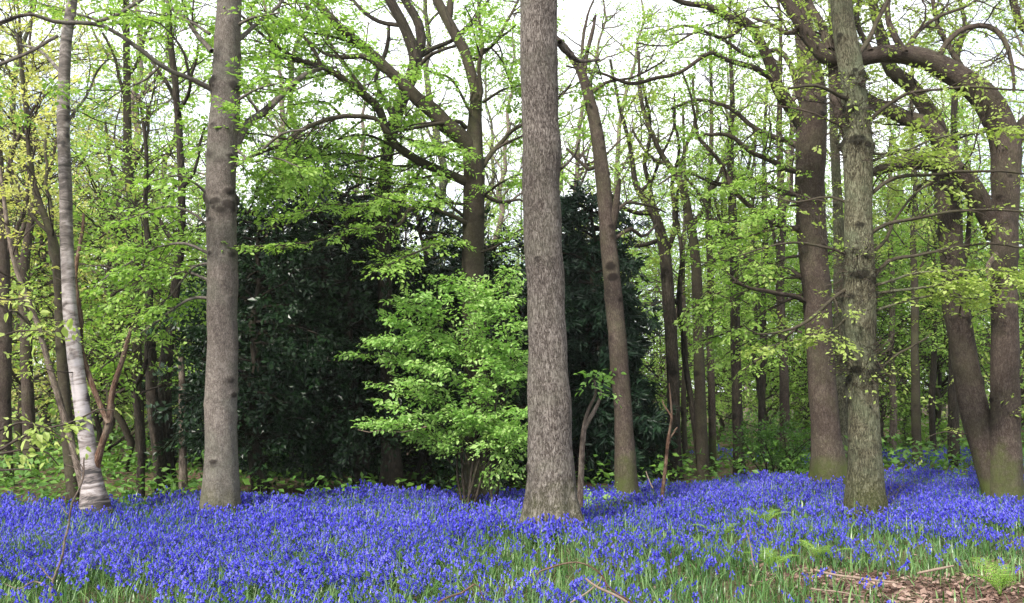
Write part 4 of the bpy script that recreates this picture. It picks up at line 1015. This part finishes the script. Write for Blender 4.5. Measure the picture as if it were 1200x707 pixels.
# ------------------------------------------------------------------ low green cover beyond the flowers
lf = Buf()
n = 48000
y = 11 + 34 * rng.random(n) ** 1.5; x = rng.uniform(-.75, .75, n) * y
kp = (y > edge(x, y) - .3 + rng.normal(0, .4, n)) & (vnoise(x, y, 1.6, 8) + .25 * vnoise(x, y, .4, 9) > .33)
kp &= ~((x / y > -.31) & (x / y < .15) & (y < 20) & (rng.random(n) < .35))
x, y = x[kp], y[kp]
z = gh(x, y) + rng.random(len(x)) ** 1.4 * (.25 + .55 * vnoise(x, y, 2.2, 10))
d = nrm(np.stack([rng.normal(0, 1, len(x)), rng.normal(0, 1, len(x)), rng.normal(.1, .4, len(x))], 1))
L = rng.uniform(.06, .15, len(x)) * (1 + (y - 12) * .02)
leaves(lf, np.stack([x, y, z], 1), d, nrm(np.array((0, -.2, 1.)) + rng.normal(0, .45, (len(x), 3))), L, L * .6)
tag(link('undergrowth', lf.mesh('undergrowth', LEAF_LOW, smooth_shade=False, co=False)), kind='stuff')

# ------------------------------------------------------------------ bluebells
def bluebell_proto(fine):
    """stem and drooping bells of one plant, about 0.33 m high; returns (stem V, F), (bell V, F)"""
    b1, b2 = Buf(), Buf()
    H = rng.uniform(.21, .31); bend = rng.uniform(.05, .11); az = rng.uniform(0, 6.28)
    dirh = np.array((math.cos(az), math.sin(az), 0))
    s = np.linspace(0, 1, 7)[:, None]
    S = np.array((0, 0, 1.)) * (H * (s - .12 * s**4)) + dirh * bend * s**3
    tubes(b1, S[None], np.linspace(.0034, .002, 7)[None], 3, cap=False)
    nb = rng.integers(7, 12)
    for k in range(nb):
        f = .58 + .42 * k / (nb - 1)
        i = min(5, int(f * 6)); p = S[i] + (S[i + 1] - S[i]) * (f * 6 - i)
        a = az + rng.normal(0, 1.25)
        o = np.array((math.cos(a), math.sin(a), 0)); rr = rng.uniform(.012, .026) * (1.15 - .35 * (f - .58) / .42)
        q = p + o * rr + np.array((0, 0, .004))
        L = rng.uniform(.017, .024); dn = nrm(o * rng.uniform(.1, .7) + np.array((0, 0, -1.)))
        w = rng.uniform(.0072, .0100)
        C = np.stack([q, q + dn * L * .25, q + dn * L * .75, q + dn * L]) if fine else np.stack([q, q + dn * L * .3, q + dn * L * 1.05])
        rd = np.array([.003, w * .62, w * .66, w * 1.1]) if fine else np.array([.003, w * .8, w * 1.1])
        tubes(b2, C[None], rd[None], 6 if fine else 4, cap=False)
        if fine: tubes(b1, np.stack([p, q])[None], np.array([[.0016, .0016]]), 3, cap=False)
    g = lambda b: (np.concatenate(b.v).astype(float), np.concatenate([l.reshape(-1, 4) for l in b.loops]))
    return g(b1), g(b2)

FINE = [bluebell_proto(True) for _ in range(14)]
COARSE = [bluebell_proto(False) for _ in range(14)]

def rot_scale(V, ang, sc, tilt):
    """V (k,3) placed m times -> (m,k,3)"""
    c, s = np.cos(ang), np.sin(ang)
    X = V[None, :, 0] * c[:, None] - V[None, :, 1] * s[:, None]; Yv = V[None, :, 0] * s[:, None] + V[None, :, 1] * c[:, None]; Z = np.repeat(V[None, :, 2], len(ang), 0)
    return np.stack([X + tilt[:, None, 0] * Z, Yv + tilt[:, None, 1] * Z, Z], -1) * sc[:, None, None]

def flower_density(x, y):
    n = vnoise(x, y, 1.5, 1) * .55 + vnoise(x, y, .55, 2) * .45
    d = np.maximum(smooth(.41, .56, n + .036 * (y - 8.0)), .2)
    d = d * (.42 + .58 * smooth(6.3, 8.8, y + (vnoise(x, y, 2.0, 5) - .5) * 1.6))
    d = d * (1 - .97 * litter_mask(x, y)) * (1 - .75 * smooth(-1.6, .4, np.minimum(x - 1.2 + (vnoise(x, y, .9, 6) - .5) * 1.5, 9.6 - y)))
    e = edge(x, y)
    d = d * (1 - smooth(-.5, .5, y - e + (vnoise(x, y, 1.2, 7) - .5) * 1.2))
    far = np.exp(-((y - 20.5) / 1.6) ** 2 - ((x - 9.6) / 3.2) ** 2) * .5
    return np.maximum(d, far)

TR = []   # trunk feet: no flowers inside the wood of a trunk
for o in COL.objects:
    if o.parent is None and o.type == 'EMPTY' and o.location.y < 18: TR.append((o.location.x, o.location.y))
TR = np.array(TR)
n = 72000
y = np.sqrt(rng.uniform(5.2**2, 23.0**2, n)); x = rng.uniform(-.68, .68, n) * y + rng.uniform(-.8, .8, n)
kp = rng.random(n) < flower_density(x, y)
x, y = x[kp], y[kp]
dm = np.min((x[:, None] - TR[None, :, 0])**2 + (y[:, None] - TR[None, :, 1])**2, 1)
kp = dm > .20**2
x, y = x[kp], y[kp]
print('bluebells', len(x))
ang = rng.uniform(0, 6.28, len(x)); sc = rng.uniform(.65, 1.12, len(x)) * (.8 + .4 * vnoise(x, y, .7, 21)) * np.where(y < 6.6, .92, 1); tilt = rng.normal(0, .13, (len(x), 2))
kind = rng.integers(0, 14, len(x)); z = gh(x, y) - .01
vis = np.abs(x) < .56 * y + .15
# how far forward each plant stands, among those in view: the 300 that show largest are plants of their own
key = np.where(vis & (y > 5.55), y, 99)
near = np.zeros(len(x), bool); near[np.argsort(key)[:300]] = True
body = Buf()
for k in range(14):
    for fine, PR in ((True, FINE), (False, COARSE)):
        s_ = (kind == k) & ~near & ((y < 9.2) if fine else (y >= 9.2))
        if not s_.any(): continue
        (v1, f1), (v2, f2) = PR[k]
        off = np.stack([x[s_], y[s_], z[s_]], 1)[:, None]
        grow_ = 1.0 if fine else .95
        for (vv, ff), mi in (((v1, f1), 1), ((v2, f2), 0)):
            Vp = rot_scale(vv, ang[s_], sc[s_] * grow_, tilt[s_]) + off
            body.add(Vp, (ff[None] + (np.arange(len(Vp)) * len(vv))[:, None, None]).reshape(-1, 4), None, mi)
tag(link('bluebells', body.mesh('bluebells', [BELL, STEM], smooth_shade=False, co=False)), kind='stuff')

pm = []
for k in range(14):
    (v1, f1), (v2, f2) = FINE[k]
    b1, b2 = Buf(), Buf(); b1.add(v1, f1); b2.add(v2, f2)
    pm.append((b1.mesh('bluebell_stem', STEM, co=False), b2.mesh('bells', BELL, smooth_shade=False, co=False)))
for i in np.where(near)[0]:
    r = link('bluebell', pm[kind[i]][0], None, (float(x[i]), float(y[i]), float(z[i])))
    r.rotation_euler = (float(tilt[i, 1]) * -1, float(tilt[i, 0]), float(ang[i])); r.scale = (float(sc[i]),) * 3
    tag(r, 'violet blue bluebell on a drooping stem in the grassy front strip', 'bluebell', 'bluebells in the front strip')
    link('bells', pm[kind[i]][1], r)

# strap leaves and grass
def blades(buf, x, y, L, wid, bend, seg=3):
    m = len(x); z = gh(x, y) - .01
    a = rng.uniform(0, 6.28, m); h = np.stack([np.cos(a), np.sin(a), np.zeros(m)], 1); w = np.stack([-np.sin(a), np.cos(a), np.zeros(m)], 1)
    s = np.linspace(0, 1, seg + 1)
    up_ = L[:, None] * (s - .45 * bend[:, None] * s**2.2); out_ = L[:, None] * bend[:, None] * .8 * s**1.7
    C = np.stack([x, y, z], 1)[:, None] + h[:, None] * out_[..., None] + np.array((0, 0, 1.)) * up_[..., None]
    ww = wid[:, None] * (1 - .92 * s**2.2) * .5
    V = np.stack([C - w[:, None] * ww[..., None], C + w[:, None] * ww[..., None]], 2)
    i = np.arange(seg)[:, None] * 2
    F = np.concatenate([i, i + 1, i + 3, i + 2], 1)
    buf.add(V, (F[None] + (np.arange(m) * (seg + 1) * 2)[:, None, None]).reshape(-1, 4))
gb = Buf()
pi_ = np.repeat(np.arange(len(x)), 3)
bx, by = x[pi_] + rng.normal(0, .05, len(pi_)), y[pi_] + rng.normal(0, .05, len(pi_))
s_ = by < 10.5
blades(gb, bx[s_], by[s_], rng.uniform(.16, .33, s_.sum()), rng.uniform(.007, .014, s_.sum()), rng.uniform(.1, 1.2, s_.sum()))
s_ = ~s_ & (rng.random(len(bx)) < .6)
blades(gb, bx[s_], by[s_], rng.uniform(.18, .32, s_.sum()), rng.uniform(.010, .02, s_.sum()), rng.uniform(.1, 1.2, s_.sum()), 2)
n = 30000
gy_ = np.sqrt(rng.uniform(5.0**2, 11.0**2, n)); gx_ = rng.uniform(-.68, .68, n) * gy_
kp = rng.random(n) < (1 - .93 * litter_mask(gx_, gy_)) * (1.0 - .55 * smooth(8, 10.5, gy_)) * smooth(.18, .5, vnoise(gx_, gy_, .45, 12) + .12)
gx_, gy_ = gx_[kp], gy_[kp]
blades(gb, gx_, gy_, rng.uniform(.10, .28, len(gx_)), rng.uniform(.006, .016, len(gx_)), rng.uniform(.05, 1.3, len(gx_)))
tag(link('grass', gb.mesh('grass', BLADE, co=False)), kind='stuff')

# fallen leaves, bark and chips on the bare patch
lb = Buf()
n = 34000
lx, ly = rng.uniform(.9, 8.6, n), rng.uniform(5.0, 10.0, n)
kp = rng.random(n) < litter_mask(lx, ly) + .03
lx, ly = lx[kp], ly[kp]; m_ = len(lx)
L = rng.uniform(.025, .075, m_)
leaves(lb, np.stack([lx, ly, gh(lx, ly) + rng.uniform(.003, .035, m_)], 1), nrm(np.stack([rng.normal(0, 1, m_), rng.normal(0, 1, m_), rng.normal(0, .25, m_)], 1)),
       nrm(np.array((0, 0, 1.)) + rng.normal(0, .6, (m_, 3))), L, L * rng.uniform(.25, .8, m_))
n = 420
lx, ly = rng.uniform(.9, 8.6, n), rng.uniform(5.0, 10.0, n); kp = rng.random(n) < litter_mask(lx, ly); lx, ly = lx[kp], ly[kp]
p_ = np.stack([lx, ly, gh(lx, ly) + rng.uniform(.005, .03, len(lx))], 1)
P, Rd = walk(p_, nrm(np.stack([rng.normal(1, .8, len(lx)), rng.normal(0, .6, len(lx)), rng.normal(0, .08, len(lx))], 1)), rng.uniform(.04, .22, len(lx)), rng.uniform(.003, .009, len(lx)), 4, .3, 0, tip=.6)
tubes(lb, P, Rd, 4, cap=False)
tag(link('leaf_litter', lb.mesh('leaf_litter', LITTER, smooth_shade=False, co=False)), kind='stuff')

# ------------------------------------------------------------------ ferns, small plants, shrub, sticks
def fern(label, u, v, size, fronds=5, seed=0):
    Y = EYE * FOC / (v - HOR); p0 = at(u, v, Y); g0 = float(gh(p0[0], Y))
    root = thing('fern', label, 'fern', (p0[0], Y, g0))
    a0 = rng.uniform(0, 6.28)
    for k in range(fronds):
        a = a0 + k * 2 * math.pi / fronds + rng.normal(0, .3); L = size * rng.uniform(.75, 1.1)
        s = np.linspace(0, 1, 12)[:, None]; h = np.array((math.cos(a), math.sin(a), 0))
        S = h * L * .8 * s**1.2 + np.array((0, 0, 1.)) * L * (1.05 * s - .62 * s**2.2)
        b = Buf(); tubes(b, S[None], np.linspace(.004, .0012, 12)[None], 4, cap=False)
        T = nrm(np.gradient(S, axis=0)); lat = nrm(np.cross(T, (0, 0, 1.))); up_ = np.cross(lat, T)
        for sd in (-1, 1):
            ss = np.linspace(.18, .99, 17); i = ss * 11; i0 = np.clip(i.astype(int), 0, 10); f = (i - i0)[:, None]
            c = S[i0] * (1 - f) + S[i0 + 1] * f
            pl = L * .24 * np.sin(np.clip((ss * 1.02) ** .6, 0, 1) * math.pi) ** .8 + .006
            d = nrm(lat[i0] * sd + T[i0] * .35 + rng.normal(0, .06, (17, 3)))
            # each pinna is a row of small leaflets
            q = np.linspace(.05, .95, 8)
            cc = (c[:, None] + d[:, None] * (pl[:, None] * q)[..., None]).reshape(-1, 3)
            nn = np.repeat(up_[i0], 8, 0)
            dd = np.repeat(d, 8, 0); ll = (pl[:, None] * (1 - .6 * q) * .17 + .0015).ravel()
            for e in (-1, 1):
                leaves(b, cc, nrm(np.cross(nn, dd) * e + dd * .5), nrm(nn + rng.normal(0, .35, nn.shape)), ll, ll * .5)
        link('frond', b.mesh('frond', FERN, smooth_shade=False, co=False), root)

fern('bright yellow green fern leaning over the bare litter patch', 1172, 682, .5, 4)
fern('soft green fern among the flowers in front of the oak, largest there', 965, 648, .4, 5)
fern('low soft fern at the edge of the litter, nearest the thin upright twig', 905, 662, .34, 4)
fern('small fern in the flowers close to the straight grey trunk', 842, 625, .38, 5)
fern('small fern half sunk in flowers between the grey trunk and the oak', 895, 610, .40, 5)

def leafy_plant(name, label, u, v, h, w, n, lm, leaf, cat_='plant', stems=6, fine=True, dens=9, bark=TWIG):
    Y = (EYE - .05) * FOC / (v - HOR); p0 = at(u, v, Y); g0 = float(gh(p0[0], Y))
    root = thing(name, label, cat_, (p0[0], Y, g0))
    a = rng.uniform(0, 6.28, stems)
    d = nrm(np.stack([np.cos(a) * w, np.sin(a) * w, np.full(stems, h)], 1))
    P, Rd = walk(np.zeros((stems, 3)) + np.array((0, 0, -.05)), d, h * rng.uniform(.8, 1.25, stems), np.full(stems, .006 + .006 * h), 8, .12, .02)
    b = Buf(); tubes(b, P, Rd, 5, cap=False); link('stems', b.mesh('stems', bark, co=False), root)
    A = spawn(P, Rd, n, .12 * h + .04, .45 * h + .05, (35, 75), .1, .3, n=5, tmin=.15, jit=.15)
    tw, lf = Buf(), Buf(); tubes(tw, A[0], A[1], 3, cap=False)
    sprays(lf, A[0], A[1], dens, 6, leaf, spread=.09, plane=.6, fine=fine)
    tag(link('twigs', tw.mesh('twigs', bark, co=False), root), kind='stuff')
    link('foliage', lf.mesh('foliage', lm, smooth_shade=False, co=False), root)
    return root
leafy_plant('shrub', 'small many stemmed dark shrub at the far flower edge by the mossy footed trunk', 905, 556, 1.25, .9, 9, LEAF_LOW, .06, 'shrub', stems=9, dens=12, bark=BARK_DARK)
leafy_plant('bramble_plant', 'low pale green bramble clump in the flowers at the foot of the straight grey trunk', 705, 592, .34, .5, 9, LEAF_BUSH, .05, stems=7, dens=6)
leafy_plant('bramble_plant', 'low bramble clump in the flowers by the foot of the twin stemmed tree', 1112, 562, .4, .6, 8, LEAF_LOW, .06, stems=6, dens=6)
leafy_plant('shrub', 'yellow green shrub beyond the flowers seen past the twin stemmed tree', 1095, 530, 1.1, .9, 8, LEAF_BEECH, .07, 'shrub', stems=8, dens=8)
leafy_plant('shrub', 'low green shrub under the yew between the grey trunk and the knobbly trunk', 705, 548, 1.0, .8, 8, LEAF_LOW, .07, 'shrub', stems=8, dens=9)

# forked sapling with a tuft of pale leaves beside the middle trunk
t = Tree('forked_sapling', 'small grey forked sapling with a tuft of pale lime leaves beside the straight grey trunk', 'sapling',
         [(681, 556, 7), (682, 530, 6.5), (685, 500, 6), (690, 480, 4), (698, 462, 3), (696, 445, 2)], BARK_PALE, Y=11.4, sides=9, knots=6, res=.04, flare=.15)
t.limb([(684, 505, 5), (692, 490, 5), (701, 475, 4), (706, 460, 3), (703, 450, 2)], sides=7, keep=False)
A = spawn(t.P[:, -6:], t.R[:, -6:], 0, .15, .35, (50, 110), .2, .2, n=5, count=16)
tubes(t.tw, A[0] - t.o, A[1], 3, cap=False); sprays(t.lf, A[0] - t.o, A[1], 4, 4, .08, spread=.08, fine=True)
t.done(LEAF_BUSH)

# thin dead sapling
t = Tree('dead_sapling', 'thin dead reddish sapling standing bare in the flowers before the crooked tree', 'sapling',
         [(777, 572, 4.5), (780, 545, 4), (783, 515, 3.5), (787, 490, 2.8), (786, 470, 2), (784, 449, 1.2)], BARK_RUST, Y=12.4, sides=8, knots=8, res=.04, flare=.1)
t.limb([(784, 520, 3), (790, 508, 2.5), (795, 502, 1.5)], sides=5, keep=False); t.limb([(787, 492, 2.5), (781, 480, 2), (778, 470, 1.2)], sides=5, keep=False)
t.done(None)

# bare crooked white twig and trailing lime leaves in front of the birch
def stick(name, label, rows_list, Y, mat_=DEADWOOD, cat_='stick', dY=0., root_at=None, wob=.010):
    rows_list = [[(u, v, w * .5) for u, v, w in r] for r in rows_list]
    base = at(*rows_list[0][0][:2], Y)
    root = thing(name, label, cat_, base)
    for k, rows in enumerate(rows_list):
        P, Rd = limb_pts(rows, Y, dY, res=.04, wob=wob)
        b = Buf(); tubes(b, P[None] - base, Rd[None], 7); link('stem' if k == 0 else 'side_twig', b.mesh('stem', mat_), root)
    return root, base
r_, o_ = stick('dead_sapling', 'crooked bare whitish sapling with a lit tip rising in front of the birch',
               [[(60, 716, 6), (62, 685, 5.5), (72, 655, 5.5), (77, 625, 5.5), (80, 605, 5), (84, 590, 5), (92, 572, 4.5), (97, 555, 4), (99, 536, 3)],
                [(93, 570, 3), (97, 556, 2.5), (86, 548, 2.2), (76, 545, 1.5)], [(98, 552, 2.5), (88, 538, 2), (80, 534, 1.2)], [(80, 603, 2.5), (74, 594, 2), (70, 590, 1.5)], [(62, 680, 4), (50, 668, 3), (40, 660, 2)], [(61, 690, 4), (40, 682, 3.5), (22, 690, 3), (5, 685, 2)]], 6.9, BARK_PALE, 'sapling')
tw, lf = Buf(), Buf()
root = thing('hazel_sapling', 'low trailing sapling of drooping lime green leaves in front of the birch', 'sapling', at(-60, 640, 7.6))
o_ = np.array(root.location)
st = Buf()
for rows in ([(-60, 640, 7), (-40, 560, 5), (0, 525, 3.5), (40, 505, 3), (80, 495, 2.5), (115, 478, 2), (132, 480, 1.2)],
             [(-60, 600, 5), (-30, 545, 4), (10, 530, 3), (45, 525, 2), (68, 545, 1.2)],
             [(-60, 590, 5), (-30, 530, 4), (10, 500, 3), (45, 500, 2), (90, 520, 1.2)],
             [(-60, 600, 5), (-25, 560, 4), (0, 552, 2.5), (35, 550, 1.5)],
             [(-60, 560, 5), (-40, 470, 4), (-10, 400, 3), (25, 385, 2), (60, 388, 1.2)],
             [(-60, 540, 5), (-50, 420, 4), (-20, 360, 3), (10, 350, 2), (40, 352, 1.2)]):
    P, Rd = limb_pts(rows, 7.6, rng.uniform(-.3, .3))
    tubes(st, P[None] - o_, Rd[None], 5)
    A = spawn(P[None], Rd[None], 7, .08, .22, (35, 65), 0, .7, n=4, tmin=.35)
    tubes(tw, A[0] - o_, A[1], 3, cap=False)
    sprays(lf, A[0] - o_, A[1], 5, 3, .072, spread=.09, plane=.6, droop=-.45, fine=True)
link('stems', st.mesh('stems', TWIG, co=False), root)
tag(link('twigs', tw.mesh('twigs', TWIG, co=False), root), kind='stuff')
link('foliage', lf.mesh('foliage', LEAF_OAK, smooth_shade=False, co=False), root)

stick('fallen_branch', 'arching reddish bramble stem at the bottom edge below the straight grey trunk',
      [[(628, 676, 3), (632, 670, 4), (655, 663, 4), (676, 660, 4), (695, 666, 4), (707, 676, 4), (716, 690, 4), (738, 703, 4), (752, 716, 3)], [(706, 674, 3), (708, 684, 2.5), (712, 696, 2)]], 6.45, BARK_RUST, 'stick')
stick('fallen_stick', 'pale peeled stick lying under the arching bramble stem',
      [[(686, 678, 5), (697, 687, 6), (714, 696, 6), (735, 707, 6), (760, 720, 5)], [(697, 687, 4), (685, 695, 3.5), (668, 707, 3)], [(700, 688, 3), (706, 676, 2)]], 6.25, DEADWOOD, 'stick')
stick('fallen_stick', 'bent brown stick poking up from the grass at the bottom edge below the bright bush',
      [[(505, 716, 5), (518, 703, 5), (542, 695, 4.5), (557, 684, 4), (562, 692, 3), (568, 704, 2.5)]], 6.2, BARK_RUST, 'stick')
stick('fallen_stick', 'thin pale stick standing up out of the flowers past the grey trunk', [[(884, 664, 3), (880, 645, 3), (876, 630, 2.5), (872, 619, 2)]], 7.9, DEADWOOD, 'stick')
stick('fallen_stick', 'thin pale stick leaning in the flowers beside the dead reddish sapling', [[(765, 572, 3), (760, 560, 2.5), (757, 552, 2)]], 11.5, DEADWOOD, 'stick')
stick('fallen_stick', 'long pale stick lying along the litter patch, thickest there', [[(955, 668, 5), (985, 676, 6), (1020, 680, 6), (1052, 683, 4)]], 7.55, DEADWOOD, 'stick', dY=-.25)
stick('fallen_stick', 'short bleached stick on the litter patch near the fern', [[(1075, 672, 5), (1098, 667, 6), (1118, 664, 4)]], 8.0, DEADWOOD, 'stick')
stick('fallen_stick', 'thin bleached twig low on the litter in front of the thick pale stick', [[(950, 690, 4), (985, 694, 4), (1012, 700, 3)]], 7.1, DEADWOOD, 'stick')

# dry bramble tangle at the foot of the oak
t_o = np.array((*at(1030, 595, 11.55)[:2], 0.0)); t_o[2] = float(gh(t_o[0], t_o[1]))
root = thing('bramble_tangle', 'dry brown tangle of thin stems heaped against the foot of the oak', 'bramble', t_o)
b = Buf()
n = 38
p_ = np.stack([rng.normal(.05, .16, n), rng.normal(-.15, .12, n), rng.uniform(0, .25, n)], 1)
a = rng.uniform(-.6, 3.7, n)
P, Rd = walk(p_, nrm(np.stack([np.cos(a) * .5, rng.normal(0, .3, n), rng.uniform(.5, 1.6, n)], 1)), rng.uniform(.4, 1.1, n), rng.uniform(.0015, .0035, n), 12, .16, -.12, tip=.5)
tubes(b, P, Rd, 4, cap=False)
link('stems', b.mesh('stems', BARK_BROWN), root)

# ------------------------------------------------------------------ the pale air of the wood
bpy.ops.mesh.primitive_cube_add(size=1, location=(0, 20, 11))
hz = bpy.context.object; hz.name = 'haze'; hz.data.name = 'haze'; hz.scale = (1400, 1000, 28)
hz['kind'] = 'stuff'
m = bpy.data.materials.new('haze'); m.use_nodes = True; t_ = m.node_tree; t_.nodes.clear()
out = t_.nodes.new("ShaderNodeOutputMaterial"); pv = t_.nodes.new("ShaderNodeVolumePrincipled")
pv.inputs['Color'].default_value = (.9, .95, .9, 1); pv.inputs['Density'].default_value = .0005; pv.inputs['Anisotropy'].default_value = .3
t_.links.new(pv.outputs[0], out.inputs['Volume'])
hz.data.materials.append(m)
